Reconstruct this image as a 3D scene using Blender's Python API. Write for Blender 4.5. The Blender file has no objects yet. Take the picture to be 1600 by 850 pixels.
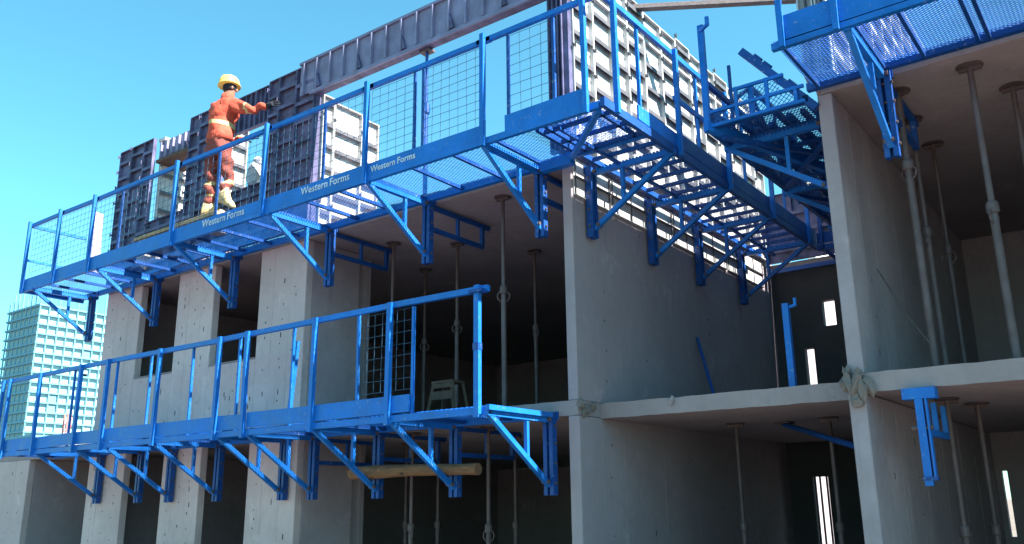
import bpy, bmesh, math, random
from mathutils import Vector, Matrix, Quaternion

random.seed(7)
SC = bpy.context.scene
COL = SC.collection
R = math.radians

# ------------------------------------------------------------------ camera
yaw, pit, rol = -0.64254476, 0.26219854, -0.01153995
fw = Vector((math.sin(yaw) * math.cos(pit), math.cos(yaw) * math.cos(pit), math.sin(pit)))
rt = Vector((math.cos(yaw), -math.sin(yaw), 0))
up = rt.cross(fw)
rt2 = rt * math.cos(rol) + up * math.sin(rol)
up2 = -rt * math.sin(rol) + up * math.cos(rol)
cam = bpy.data.objects.new('camera', bpy.data.cameras.new('camera'))
COL.objects.link(cam)
cam.matrix_world = Matrix.Translation((0, -7.6, 1.7)) @ Matrix((rt2, up2, -fw)).transposed().to_4x4()
cam.data.sensor_width = 36
cam.data.lens = 36 * 1350.3 / 1600
cam.data.clip_start = 0.05
cam.data.clip_end = 5000
SC.camera = cam

# ------------------------------------------------------------------ sky, sun, exposure
SUN_EL, SUN_AZ = 48.0, 4.0          # azimuth counted from +X towards +Y
world = bpy.data.worlds.new('World')
SC.world = world
world.use_nodes = True
wn, wl = world.node_tree.nodes, world.node_tree.links
bg = wn['Background']
sky = wn.new('ShaderNodeTexSky')
sky.sky_type = 'NISHITA'
sky.sun_disc = False
sky.sun_elevation = R(SUN_EL)
sky.sun_rotation = R(90 - SUN_AZ)
sky.air_density = 1.0
sky.dust_density = 0.15
sky.ozone_density = 1.0
tint = wn.new('ShaderNodeMix')
tint.data_type = 'RGBA'
tint.blend_type = 'MULTIPLY'
tint.inputs[0].default_value = 1.0
tint.inputs[7].default_value = (0.55, 1.20, 1.11, 1)
wl.new(sky.outputs[0], tint.inputs[6])
wl.new(tint.outputs[2], bg.inputs[0])
bg.inputs[1].default_value = 0.060
sun = bpy.data.objects.new('sun', bpy.data.lights.new('sun', 'SUN'))
COL.objects.link(sun)
sun.data.energy = 5.0
sun.data.angle = R(0.53)
sun.data.color = (1.0, 0.95, 0.87)
to_sun = Vector((math.cos(R(SUN_EL)) * math.cos(R(SUN_AZ)), math.cos(R(SUN_EL)) * math.sin(R(SUN_AZ)), math.sin(R(SUN_EL))))
sun.rotation_euler = to_sun.to_track_quat('Z', 'Y').to_euler()
sun.location = (20, 0, 30)
vs = SC.view_settings
vs.view_transform = 'Standard'
vs.look = 'None'
vs.exposure = 2.2
vs.gamma = 1.0
vs.use_curve_mapping = False
SC.cycles.max_bounces = 6
SC.cycles.diffuse_bounces = 3
SC.cycles.use_denoising = True


# ------------------------------------------------------------------ mesh builder
class MB:
    def __init__(s):
        s.v, s.f = [], []

    def add(s, vs_, fs_):
        n = len(s.v)
        s.v += [tuple(v) for v in vs_]
        s.f += [tuple(i + n for i in f) for f in fs_]
        return s

    def box(s, x0, x1, y0, y1, z0, z1):
        return s.add([(x0, y0, z0), (x1, y0, z0), (x1, y1, z0), (x0, y1, z0), (x0, y0, z1), (x1, y0, z1), (x1, y1, z1), (x0, y1, z1)],
                     [(0, 3, 2, 1), (4, 5, 6, 7), (0, 1, 5, 4), (1, 2, 6, 5), (2, 3, 7, 6), (3, 0, 4, 7)])

    def bar(s, a, b, w, h, upv=(0, 0, 1)):
        a, b = Vector(a), Vector(b)
        d = (b - a).normalized()
        u = Vector(upv)
        if abs(d.dot(u)) > 0.99:
            u = Vector((0, 1, 0))
        x = d.cross(u).normalized()
        u = x.cross(d).normalized()
        vs_ = []
        for p in (a, b):
            for sx, su in ((-1, -1), (1, -1), (1, 1), (-1, 1)):
                vs_.append(p + x * (sx * w / 2) + u * (su * h / 2))
        return s.add(vs_, [(0, 3, 2, 1), (4, 5, 6, 7), (0, 1, 5, 4), (1, 2, 6, 5), (2, 3, 7, 6), (3, 0, 4, 7)])

    def tube(s, a, b, r, n=10, r2=None):
        a, b = Vector(a), Vector(b)
        r2 = r if r2 is None else r2
        d = (b - a).normalized()
        u = Vector((0, 0, 1)) if abs(d.z) < 0.9 else Vector((1, 0, 0))
        x = d.cross(u).normalized()
        y = x.cross(d)
        vs_ = []
        for p, rr in ((a, r), (b, r2)):
            for i in range(n):
                t = 2 * math.pi * i / n
                vs_.append(p + x * (math.cos(t) * rr) + y * (math.sin(t) * rr))
        fs_ = [(i, i + n, (i + 1) % n + n, (i + 1) % n) for i in range(n)]
        fs_ += [tuple(range(n)), tuple(range(2 * n - 1, n - 1, -1))]
        return s.add(vs_, fs_)

    def lathe(s, c, prof, n=12):
        c = Vector(c)
        vs_, fs_ = [], []
        for r, z in prof:
            for i in range(n):
                t = 2 * math.pi * i / n
                vs_.append(c + Vector((r * math.cos(t), r * math.sin(t), z)))
        for k in range(len(prof) - 1):
            for i in range(n):
                j = (i + 1) % n
                fs_.append((k * n + i, k * n + j, (k + 1) * n + j, (k + 1) * n + i))
        fs_.append(tuple(range(n - 1, -1, -1)))
        fs_.append(tuple(range((len(prof) - 1) * n, len(prof) * n)))
        return s.add(vs_, fs_)

    def mesh(s, name):
        m = bpy.data.meshes.new(name)
        m.from_pydata(s.v, [], s.f)
        m.validate()
        bm = bmesh.new()
        bm.from_mesh(m)
        bmesh.ops.recalc_face_normals(bm, faces=bm.faces)
        bm.to_mesh(m)
        bm.free()
        return m


def link(name, me, mat, parent=None, loc=None, rotz=0.0, bevel=0.0, smooth=False):
    o = bpy.data.objects.new(name, me)
    COL.objects.link(o)
    if me and mat and not me.materials:
        me.materials.append(mat)
    if parent:
        o.parent = parent
    if loc is not None:
        o.location = loc
    o.rotation_euler.z = rotz
    if bevel:
        b = o.modifiers.new('bevel', 'BEVEL')
        b.width = bevel
        b.segments = 1
        b.limit_method = 'ANGLE'
    if smooth:
        for p in me.polygons:
            p.use_smooth = True
    return o


class Thing:
    """an Empty at the base of a thing; parts are given in world coordinates"""

    def __init__(s, name, label, cat, loc, group=None, kind=None):
        s.o = bpy.data.objects.new(name, None)
        s.o.empty_display_size = 0.2
        COL.objects.link(s.o)
        s.o.location = loc
        s.L = Vector(loc)
        s.o['label'] = label
        s.o['category'] = cat
        if group:
            s.o['group'] = group
        if kind:
            s.o['kind'] = kind

    def part(s, name, mb, mat, kind=None, bevel=0.0, smooth=False, label=None):
        o = link(name, mb.mesh(name), mat, s.o, -s.L, bevel=bevel, smooth=smooth)
        if kind:
            o['kind'] = kind
        if label:
            o['label'] = label
        return o

    def inst(s, name, me, mat, loc, rotz=0.0, bevel=0.0):
        return link(name, me, mat, s.o, Vector(loc) - s.L, rotz, bevel)


def sub(part, name, mb, mat, kind=None, bevel=0.0, smooth=False):
    o = link(name, mb.mesh(name), mat, part, (0, 0, 0), bevel=bevel, smooth=smooth)
    if kind:
        o['kind'] = kind
    return o


def single(name, mb, mat, label, cat, group=None, kind=None, bevel=0.0, smooth=False, loc=(0, 0, 0)):
    o = link(name, mb.mesh(name), mat, None, loc, bevel=bevel, smooth=smooth)
    o['label'] = label
    o['category'] = cat
    if group:
        o['group'] = group
    if kind:
        o['kind'] = kind
    return o


# ------------------------------------------------------------------ materials
def mat_new(name):
    m = bpy.data.materials.new(name)
    m.use_nodes = True
    nt = m.node_tree
    return m, nt, nt.nodes['Principled BSDF']


def ramp(nt, fac, stops):
    r = nt.nodes.new('ShaderNodeValToRGB')
    els = r.color_ramp.elements
    while len(els) < len(stops):
        els.new(0.5)
    for e, (p, c) in zip(els, stops):
        e.position = p
        e.color = (*c, 1) if len(c) == 3 else c
    nt.links.new(fac, r.inputs[0])
    return r.outputs[0]


def noise(nt, vec, scale, detail=4, rough=0.55):
    n = nt.nodes.new('ShaderNodeTexNoise')
    n.inputs['Scale'].default_value = scale
    n.inputs['Detail'].default_value = detail
    n.inputs['Roughness'].default_value = rough
    if vec:
        nt.links.new(vec, n.inputs['Vector'])
    return n.outputs['Fac']


def mapping(nt, scale):
    g = nt.nodes.new('ShaderNodeNewGeometry')
    mp = nt.nodes.new('ShaderNodeMapping')
    mp.inputs['Scale'].default_value = scale
    nt.links.new(g.outputs['Position'], mp.inputs[0])
    return mp.outputs[0]


def mix(nt, fac, a, b, mode='MIX'):
    m = nt.nodes.new('ShaderNodeMix')
    m.data_type = 'RGBA'
    m.blend_type = mode
    for idx, val in ((0, fac), (6, a), (7, b)):
        if isinstance(val, (int, float)):
            m.inputs[idx].default_value = val
        elif isinstance(val, tuple):
            m.inputs[idx].default_value = (*val, 1)
        else:
            nt.links.new(val, m.inputs[idx])
    return m.outputs[2]


def bump(nt, bsdf, h, strength, dist):
    b = nt.nodes.new('ShaderNodeBump')
    b.inputs['Strength'].default_value = strength
    b.inputs['Distance'].default_value = dist
    nt.links.new(h, b.inputs['Height'])
    nt.links.new(b.outputs[0], bsdf.inputs['Normal'])


def concrete(name, base, vary=0.25, streak=0.3):
    m, nt, b = mat_new(name)
    pos = mapping(nt, (1, 1, 1))
    n1 = noise(nt, pos, 1.1, 6, 0.6)
    n2 = noise(nt, pos, 9, 5, 0.65)
    dark = tuple(c * (1 - vary) for c in base)
    light = tuple(min(1, c * (1 + vary * 0.55)) for c in base)
    c = ramp(nt, n1, [(0.3, dark), (0.72, light)])
    c = mix(nt, 0.35, c, ramp(nt, n2, [(0.3, tuple(x * .75 for x in base)), (0.7, tuple(min(1, x * 1.15) for x in base))]))
    st = noise(nt, mapping(nt, (7, 7, 0.35)), 1.4, 5, 0.7)
    c = mix(nt, ramp(nt, st, [(0.56, (0, 0, 0)), (0.74, (streak,) * 3)]), c, tuple(x * 0.5 for x in base))
    big = noise(nt, mapping(nt, (1, 1, .45)), 0.55, 4, 0.55)
    c = mix(nt, ramp(nt, big, [(0.42, (0, 0, 0)), (0.62, (.45,) * 3)]), c, tuple(x * 0.66 for x in base))
    lime = noise(nt, mapping(nt, (1, 1, .8)), 2.4, 7, 0.72)
    c = mix(nt, ramp(nt, lime, [(0.58, (0, 0, 0)), (0.70, (.4,) * 3)]), c, tuple(min(1, x * 1.5) for x in base))
    pit = noise(nt, pos, 60, 3, 0.6)
    c = mix(nt, ramp(nt, pit, [(0.68, (0, 0, 0)), (0.74, (.5,) * 3)]), c, tuple(x * 0.45 for x in base))
    nt.links.new(c, b.inputs['Base Color'])
    b.inputs['Roughness'].default_value = 0.88
    bump(nt, b, noise(nt, pos, 45, 6, 0.7), 0.35, 0.01)
    return m


def paint(name, base, rough=0.42, splat=0.5, metallic=0.0, splat_col=(0.42, 0.44, 0.47), vary=0.3):
    m, nt, b = mat_new(name)
    pos = mapping(nt, (1, 1, 1))
    n1 = noise(nt, pos, 4, 5, 0.6)
    c = ramp(nt, n1, [(0.3, tuple(x * (1 - vary) for x in base)), (0.7, tuple(min(1, x * (1 + vary * .6)) for x in base))])
    n2 = noise(nt, pos, 30, 6, 0.75)
    c = mix(nt, ramp(nt, n2, [(0.6, (0, 0, 0)), (0.7, (splat,) * 3)]), c, splat_col)
    nt.links.new(c, b.inputs['Base Color'])
    b.inputs['Metallic'].default_value = metallic
    r = ramp(nt, noise(nt, pos, 14, 4), [(0.3, (rough * .8,) * 3), (0.7, (min(1, rough * 1.35),) * 3)])
    nt.links.new(r, b.inputs['Roughness'])
    bump(nt, b, n2, 0.12, 0.004)
    b.inputs['Specular IOR Level'].default_value = 0.3
    return m


def timber(name, base, axis_scale):
    m, nt, b = mat_new(name)
    g = noise(nt, mapping(nt, axis_scale), 3.0, 6, 0.7)
    c = ramp(nt, g, [(0.3, tuple(x * 0.5 for x in base)), (0.55, base), (0.75, tuple(min(1, x * 1.35) for x in base))])
    nt.links.new(c, b.inputs['Base Color'])
    b.inputs['Roughness'].default_value = 0.8
    bump(nt, b, g, 0.3, 0.004)
    return m


def blue_steel(name, base, fade, wear):
    m, nt, b = mat_new(name)
    pos = mapping(nt, (1, 1, 1))
    n1 = noise(nt, pos, 2.3, 5, 0.6)
    c = ramp(nt, n1, [(0.3, tuple(x * .72 for x in base)), (0.7, tuple(x * 1.15 for x in base))])
    c = mix(nt, ramp(nt, noise(nt, pos, 6, 6, .7), [(0.52, (0, 0, 0)), (0.72, (.4,) * 3)]), c, fade)
    n2 = noise(nt, pos, 26, 5, 0.7)
    c = mix(nt, ramp(nt, n2, [(0.615, (0, 0, 0)), (0.66, (wear,) * 3)]), c, (.30, .33, .36))
    n3 = noise(nt, mapping(nt, (1.3, 1.3, .5)), 17, 6, 0.75)
    c = mix(nt, ramp(nt, n3, [(0.64, (0, 0, 0)), (0.69, (.75,) * 3)]), c, (.045, .028, .022))
    nt.links.new(c, b.inputs['Base Color'])
    r = ramp(nt, n1, [(0.3, (.36,) * 3), (0.7, (.62,) * 3)])
    nt.links.new(r, b.inputs['Roughness'])
    bump(nt, b, n2, 0.25, 0.004)
    b.inputs['Specular IOR Level'].default_value = 0.35
    return m


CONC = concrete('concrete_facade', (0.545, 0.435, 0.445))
CONC_W = concrete('concrete_wall_shade', (0.34, 0.285, 0.315), 0.24, 0.35)  # same concrete as the facade, darkened to carry the shade of the side walls
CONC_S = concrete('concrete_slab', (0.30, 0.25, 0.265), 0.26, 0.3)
CONC_R = concrete('concrete_rough', (0.20, 0.165, 0.155), 0.45, 0.2)
CONC_D = concrete('concrete_deep_shade', (0.055, 0.055, 0.06), 0.3, 0.3)  # deep shade of the middle bay's back wall put into the colour
HOLE = paint('tie_hole_dark', (0.03, 0.03, 0.035), 0.9, 0.0)
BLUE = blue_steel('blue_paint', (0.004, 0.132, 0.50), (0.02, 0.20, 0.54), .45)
BLUE_D = blue_steel('blue_paint_shade', (0.003, 0.055, 0.25), (0.02, 0.10, 0.30), .5)  # darker copy of the blue, shade put into the paint beneath the wear
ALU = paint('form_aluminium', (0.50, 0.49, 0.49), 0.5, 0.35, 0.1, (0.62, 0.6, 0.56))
ALU_R = paint('form_aluminium_rib_shade', (0.10, 0.10, 0.115), 0.5, 0.3, 0.1, (0.28, 0.28, 0.28))  # ribs coloured dark to imitate the shadow dashes beneath them
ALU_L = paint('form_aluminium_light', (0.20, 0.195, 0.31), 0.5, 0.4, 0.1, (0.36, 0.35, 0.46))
ALU_D = paint('form_aluminium_shade', (0.10, 0.095, 0.185), 0.5, 0.6, 0.1, (0.32, 0.31, 0.42), 0.6)  # form aluminium darkened to carry the front faces' shade, with cement splashes
STEEL = paint('galvanised_steel', (0.115, 0.085, 0.09), 0.5, 0.35, 0.3, (0.16, 0.16, 0.16))
WIRE = paint('galvanised_wire', (0.035, 0.095, 0.17), 0.5, 0.0, 0.1)
TAN = timber('timber_tan', (0.36, 0.26, 0.16), (1, 12, 12))
GREYWOOD = timber('timber_weathered', (0.13, 0.105, 0.11), (2, 12, 12))
LOGM = timber('log_bark', (0.17, 0.09, 0.045), (2, 14, 14))
BROWN = timber('ply_brown', (0.08, 0.045, 0.03), (6, 6, 1))
WHITE = paint('white_letter_paint', (0.5, 0.6, 0.7), 0.6, 0.12, 0.0, (0.1, 0.2, 0.6))

# ------------------------------------------------------------------ ground
g = MB().add([(-1500, -1500, 0), (1500, -1500, 0), (1500, 1500, 0), (-1500, 1500, 0)], [(0, 1, 2, 3)])
m, nt, b = mat_new('site_dirt')
pos = mapping(nt, (1, 1, 1))
nt.links.new(ramp(nt, noise(nt, pos, 0.6, 8, 0.65), [(0.3, (0.10, 0.078, 0.064)), (0.7, (0.18, 0.145, 0.12))]), b.inputs['Base Color'])
b.inputs['Roughness'].default_value = 0.95
bump(nt, b, noise(nt, pos, 6, 8, 0.7), 0.6, 0.05)
gr = link('ground', g.mesh('ground'), m, None, (0, 0, -0.02))
gr['kind'] = 'structure'
gr['label'] = 'bare dirt ground of the building site'

# ------------------------------------------------------------------ concrete building
XA0, XA1 = -4.978, -4.856
XB0, XB1 = -2.12, -1.99
Z1b, Z1t, Z2b, Z2t = 2.58, 2.735, 5.34, 5.49
YR = 6.0
bld = Thing('concrete_building', 'unfinished grey concrete building with open bays and two cast storeys', 'building', (-6, 0, 0))


def cbox(name, mat, *a, bevel=0.008):
    return bld.part(name, MB().box(*a), mat, bevel=bevel)


def holes(parent, pts, axis, r=0.014):
    mb = MB()
    for p in pts:
        p = Vector(p)
        d = Vector((0, -0.003, 0)) if axis == 'y' else Vector((0.003, 0, 0))
        h_ = r * random.choice((.6, .7, .8, 1, 1.4, 2.6))
        w_ = r * random.uniform(.35, .65)
        if axis == 'y':
            mb.box(p.x - w_, p.x + w_, p.y - .003, p.y + .002, p.z - h_, p.z + h_)
        else:
            mb.box(p.x - .002, p.x + .003, p.y - w_, p.y + w_, p.z - h_, p.z + h_)
    sub(parent, 'tie_hole', mb, HOLE, kind='stuff')


def slab(name, x0, x1, y0, y1, z0, z1):
    """slab whose front edge wavers like a real cast edge"""
    rnd = random.Random(int(x0 * 10))
    n = max(2, int((x1 - x0) / .11))
    rings = []
    for i in range(n + 1):
        x = x0 + (x1 - x0) * i / n
        j = [rnd.uniform(-.004, .004) for _ in range(4)]
        chip = rnd.uniform(.008, .03) if rnd.random() < .12 else 0
        rings.append([(x, y0 + j[0] + .006, z0 + j[1]), (x, y0 + j[2] + chip * .6, z1 + j[3] * .8 - chip), (x, y0 + .012 + chip, z1), (x, y1, z1), (x, y1, z0)])
    vs_ = [p for r_ in rings for p in r_]
    fs_ = [(i * 5 + k, i * 5 + (k + 1) % 5, (i + 1) * 5 + (k + 1) % 5, (i + 1) * 5 + k) for i in range(n) for k in range(5)]
    fs_ += [(0, 1, 2, 3, 4), tuple(n * 5 + k for k in (4, 3, 2, 1, 0))]
    return bld.part(name, MB().add(vs_, fs_), CONC_S)


# slabs
slab('floor_slab', -18.5, XA1 + 0.002, -0.006, 11, Z1b, Z1t)
slab('floor_slab', XA1 + 0.004, XB0 - 0.004, 0.43, YR, Z1b - 0.01, Z1t - 0.005)
slab('floor_slab', XB0, 4.5, -0.006, YR, Z1b - 0.006, Z1t)
slab('roof_slab', -14.6, XA1, -0.006, 11, Z2b, Z2t)
slab('roof_slab', XB0 + 0.03, 4.5, -0.006, YR, Z2b, Z2t)
cbox('ground_slab', CONC_S, -18.5, 4.5, 0.02, 11, -0.1, 0.03)


def cross_wall(x0, x1, y0, y1, z0, z1, dots=True, mat=None):
    o = cbox('cross_wall', mat or CONC_W, x0, x1, y0, y1, z0, z1)
    if dots:
        pts = []
        for y in (0.62, 1.55, 2.45, 3.4, 4.3, 5.2):
            z = z0 + 0.25
            while z < z1 - 0.1:
                if random.random() < 0.75:
                    pts.append((x1, y + random.uniform(-.03, .03), z))
                z += random.choice((0.2, 0.34, 0.34, 0.6))
        holes(o, [p for p in pts if y0 < p[1] < y1], 'x', 0.011)
    return o


cross_wall(XA0 - 0.004, XA1 + 0.006, 0.004, 11, 0.03, Z1b - 0.002)
cross_wall(XA0, XA1, 0.004, 11, Z1t + 0.002, Z2b - 0.002)
cross_wall(XB0 - 0.02, XB1 - 0.01, 0.0, YR, 0.03, Z1b - 0.012)
cross_wall(XB0, XB1, 0.004, YR, Z1t + 0.002, Z2b - 0.002)
cbox('wall_head', CONC_W, XB0 - 0.003, XB0 + 0.028, 0.004, YR, Z2b + 0.0, Z2t)
cross_wall(1.6, 1.72, 0.004, YR, 0.03, Z1b - 0.012, False)  # unseen walls on both floors, added to cut light in the right bay
cross_wall(1.6, 1.72, 0.004, YR, Z1t + 0.002, Z2b - 0.002, False)
for z0, z1 in ((0.03, Z1b - 0.002), (Z1t + 0.002, Z2b - 0.002)):
    cross_wall(-9.39, -9.272, 0.124, 1.0, z0, z1, False)
    cbox('inner_reveal', CONC_W, -9.9, -9.38, 1.24, 1.34, z0, z1)
cross_wall(-14.6, -14.48, 0.124, 11, Z1t + 0.002, Z2b - 0.002, False)
cross_wall(-14.6, -14.48, 0.124, 11, 0.03, Z1b - 0.002, False)

# piers of the window wall, both storeys
WT = 0.12
PIERS = [(-14.6, -13.5), (-12.4, -11.43), (-10.3, -9.27)]
for (a, c) in PIERS:
    for z0, z1 in ((0.03, Z1b - 0.002), (Z1t + 0.002, Z2b - 0.002)):
        o = cbox('pier', CONC, a, c, 0.0, WT, z0, z1)
        pts = []
        for x in (a + 0.2, (a + c) / 2 + 0.03, c - 0.22):
            z = z0 + 0.15
            while z < z1 - 0.1:
                if random.random() < 0.7:
                    pts.append((x + random.uniform(-.025, .025), 0.0, z))
                z += random.choice((0.12, 0.22, 0.34))
        holes(o, pts, 'y', 0.013)
for (a, c) in ((-13.5, -12.4), (-11.43, -10.3)):
    o = cbox('window_spandrel', CONC, a, c, 0.003, WT, Z1t + 0.002, 3.75)
    pts = [(random.uniform(a + .05, c - .05), 0.003, random.uniform(2.9, 3.7)) for _ in range(16)]
    holes(o, pts, 'y', 0.012)
    cbox('window_sill', CONC_S, a + 0.002, c - 0.002, -0.004, WT + 0.02, 3.752, 3.775)
# the wing at the far left, one storey so far
for z0, z1 in ((0.03, Z1b - 0.002),):
    o = cbox('pier', CONC, -18.3, -16.75, 0.0, WT, z0, z1)
    holes(o, [(x, 0, z) for x in (-17.0, -17.35) for z in (0.9, 1.3, 1.65, 2.0, 2.35)], 'y', 0.013)
    cross_wall(-16.87, -16.752, 0.124, 11, z0, z1, False)

# fins of cement left by the form joints


def fins(o, pts, axis, z0, z1, mat):
    mb = MB()
    for q in pts:
        z = z0
        while z < z1 - .05:
            zz = min(z1, z + random.uniform(.25, .8))
            t_ = random.uniform(.001, .004)
            if axis == 'y':
                mb.box(q - .003, q + .003, -t_, .004, z, zz)
            else:
                mb.box(axis - .004, axis + t_, q - .004, q + .004, z, zz)
            z = zz + random.choice((0, 0, .1))
    sub(o, 'joint_fin', mb, mat, kind='stuff')


for o in [c for c in bld.o.children if c.name.startswith(('cross_wall', 'pier'))]:
    xs = [v.co.x for v in o.data.vertices]
    ys = [v.co.y for v in o.data.vertices]
    zs = [v.co.z for v in o.data.vertices]
    if o.name.startswith('pier'):
        a, c = min(xs), max(xs)
        fins(o, [a + (c - a) * k for k in (.32, .68)], 'y', min(zs) + .02, max(zs) - .02, CONC)
    elif max(ys) > 3:
        fins(o, [q for q in (.46, .92, 1.85, 2.75, 3.7, 4.6) if min(ys) < q < max(ys)], max(xs), min(zs) + .02, max(zs) - .02, CONC_W)

# rear walls with openings: list of (x0,x1,z0,z1) holes


def rear_wall(x0, x1, z0, z1, openings, mat=None, yr=6.0):
    """split into vertical strips around openings"""
    xs = sorted({x0, x1, *[o[0] for o in openings], *[o[1] for o in openings]})
    for a, c in zip(xs, xs[1:]):
        mid = (a + c) / 2
        zs = [(z0, z1)]
        for o in openings:
            if o[0] < mid < o[1]:
                nz = []
                for p, q in zs:
                    if o[2] > p:
                        nz.append((p, min(q, o[2])))
                    if o[3] < q:
                        nz.append((max(p, o[3]), q))
                zs = nz
        for p, q in zs:
            if q - p > 0.01:
                cbox('rear_wall', mat or CONC_W, a, c, yr + 0.002, yr + 0.14, p, q, bevel=0)


rear_wall(-18.5, XA0, 0.03, Z1b, [], yr=11)
rear_wall(-14.6, XA0, Z1t, Z2t, [], yr=11)
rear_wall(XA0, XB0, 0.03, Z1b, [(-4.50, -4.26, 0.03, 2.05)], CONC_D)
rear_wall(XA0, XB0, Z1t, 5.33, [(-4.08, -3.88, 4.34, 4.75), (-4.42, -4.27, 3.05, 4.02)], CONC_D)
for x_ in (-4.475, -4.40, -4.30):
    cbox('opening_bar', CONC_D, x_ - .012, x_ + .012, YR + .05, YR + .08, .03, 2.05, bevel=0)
rear_wall(XB0, 4.5, 0.03, Z1b, [(-1.93, -1.86, 1.2, 2.06)])
rear_wall(XB0, 4.5, Z1t, Z2t, [])
cbox('rear_ledge', CONC_S, XA1, XB0, 5.86, YR, 5.33, 5.42)

# torn cement bag look-alike: broken concrete spill at the slab and wall joint
sp = Thing('concrete_spill', 'rough broken concrete lumps spilt at the joint of slab and right wall', 'concrete spill', (-2.06, -0.06, 2.62))


def lump(c, r, seed):
    rnd = random.Random(seed)
    bm = bmesh.new()
    bmesh.ops.create_icosphere(bm, subdivisions=2, radius=1)
    ph = [rnd.uniform(0, 6) for _ in range(6)]
    for v in bm.verts:
        d = v.co.copy()
        k = 1 + .22 * math.sin(4 * d.x + ph[0]) * math.cos(5 * d.z + ph[1]) + .16 * math.sin(8 * d.y + ph[2] + 5 * d.z) + rnd.uniform(-.1, .1)
        v.co = Vector((d.x * r[0] * k, d.y * r[1] * k, d.z * r[2] * k))
    rot = Matrix.Rotation(rnd.uniform(-.5, .5), 4, 'Y')
    bm.transform(rot)
    mb = MB()
    bm.verts.index_update()
    mb.add([v.co + Vector(c) for v in bm.verts], [[v.index for v in f.verts] for f in bm.faces])
    bm.free()
    return mb


for i, (c, r) in enumerate([((-2.10, -.05, 2.63), (.035, .045, .13)), ((-2.04, -.06, 2.66), (.04, .05, .12)), ((-2.00, -.05, 2.58), (.045, .05, .10)),
                            ((-2.15, .0, 2.66), (.05, .06, .08)), ((-2.06, -.05, 2.50), (.05, .045, .06)), ((-1.95, -.03, 2.62), (.04, .03, .10)),
                            ((-2.12, -.02, 2.755), (.035, .04, .05))]):
    sp.part('lump', lump(c, r, i), CONC_R)
sp2 = Thing('concrete_spill', 'small crust of rough concrete on the end of the wall at the slab line', 'concrete spill', (-4.8, 0.05, 2.6))
for i, (c, r) in enumerate([((-4.85, .03, 2.69), (.035, .05, .06)), ((-4.84, .16, 2.66), (.02, .06, .07)), ((-4.845, .10, 2.60), (.02, .05, .05)),
                            ((-4.84, .28, 2.68), (.016, .06, .05))]):
    sp2.part('lump', lump(c, r, 40 + i), CONC_R)
lv = single('levelling_puck', lump((-4.0, .42, 2.70), (.03, .02, .05), 77), CONC_S, 'pale cement blob stuck on the edge of the middle slab', 'cement blob')


# ------------------------------------------------------------------ working platforms
def lattice(P, u0, u1, v0, v1, z, pitch=0.055, w=0.007, h=0.006, slope=0.55):
    """expanded-metal sheet: two families of diagonal strands"""
    mb = MB()
    W = v1 - v0
    run = W / slope
    for s in (1, -1):
        u = u0 - run
        while u < u1 + run:
            a, c = (u, v0), (u + s * run, v1)
            # clip to u0..u1
            def at(t):
                return (a[0] + (c[0] - a[0]) * t, a[1] + (c[1] - a[1]) * t)
            t0, t1 = 0.0, 1.0
            d = c[0] - a[0]
            ta, tb = (u0 - a[0]) / d, (u1 - a[0]) / d
            lo, hi = min(ta, tb), max(ta, tb)
            t0, t1 = max(t0, lo), min(t1, hi)
            if t1 - t0 > 0.01:
                p, q = at(t0), at(t1)
                mb.bar(P(p[0], p[1], z), P(q[0], q[1], z), w, h)
            u += pitch / slope
    return mb


def wires(P, u0, u1, v, z0, z1, du=0.125, dz=0.1, t=0.0038):
    mb = MB()
    n = max(1, round((u1 - u0) / du))
    for i in range(n + 1):
        u = u0 + (u1 - u0) * i / n
        j = random.uniform(-.006, .006)
        mb.bar(P(u + j, v, z0), P(u - j, v, z1), t, t)
    n = max(1, round((z1 - z0) / dz))
    for i in range(n + 1):
        z = z0 + (z1 - z0) * i / n
        j = random.uniform(-.006, .006)
        mb.bar(P(u0, v, z + j), P(u1, v, z - j), t, t)
    return mb


BR = {}


def bracket_meshes():
    """local frame: x along the wall, y = -v (outwards is -y), z relative to deck level"""
    if BR:
        return BR
    leg = MB()
    leg.box(-.06, -.015, -.11, -.03, -.82, .02)
    leg.box(.015, .06, -.11, -.03, -.82, .02)
    leg.box(-.015, .015, -.045, -.032, -.80, .0)
    leg.box(-.075, .075, -.028, -.0, -.06, .03)
    arm = MB()
    arm.box(-.03, .03, -1.13, -.12, -.085, -.03)
    n = 22
    for i in range(n):                       # notched top of the arm
        y = -.16 - i * .042
        arm.box(-.034, .034, y - .022, y, -.03, -.012)
    dia = MB().bar((0, -.10, -.72), (0, -1.10, -.06), .05, .05)
    st = MB().box(-.02, .02, -.50, -.46, -.45, -.087)
    bolt = MB()
    for z in (-.70, -.5, -.3, -.12):
        bolt.tube((-.075, -.07, z), (.075, -.07, z), .014, 8)
    bolt.tube((-.045, -.16, -.685), (.045, -.16, -.685), .022, 8)
    bolt.tube((-.06, -.14, -.055), (.06, -.14, -.055), .022, 8)
    BR.update(leg=leg.mesh('bracket_leg'), arm=arm.mesh('arm'), dia=dia.mesh('diagonal_brace'), st=st.mesh('strut'), bolt=bolt.mesh('bolt'))
    return BR


INNER = {}


def inner_frame_mesh():
    if not INNER:
        mb = MB()
        mb.bar((0, .0, -.07), (0, 1.15, -.07), .05, .05)
        mb.bar((0, .0, -.36), (0, 1.02, -.36), .05, .05)
        mb.bar((0, .5, -.345), (0, .5, -.095), .04, .04)
        mb.bar((0, 1.0, -.335), (0, 1.0, -.095), .05, .05)
        INNER['m'] = mb.mesh('inner_frame')
    return INNER['m']


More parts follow.
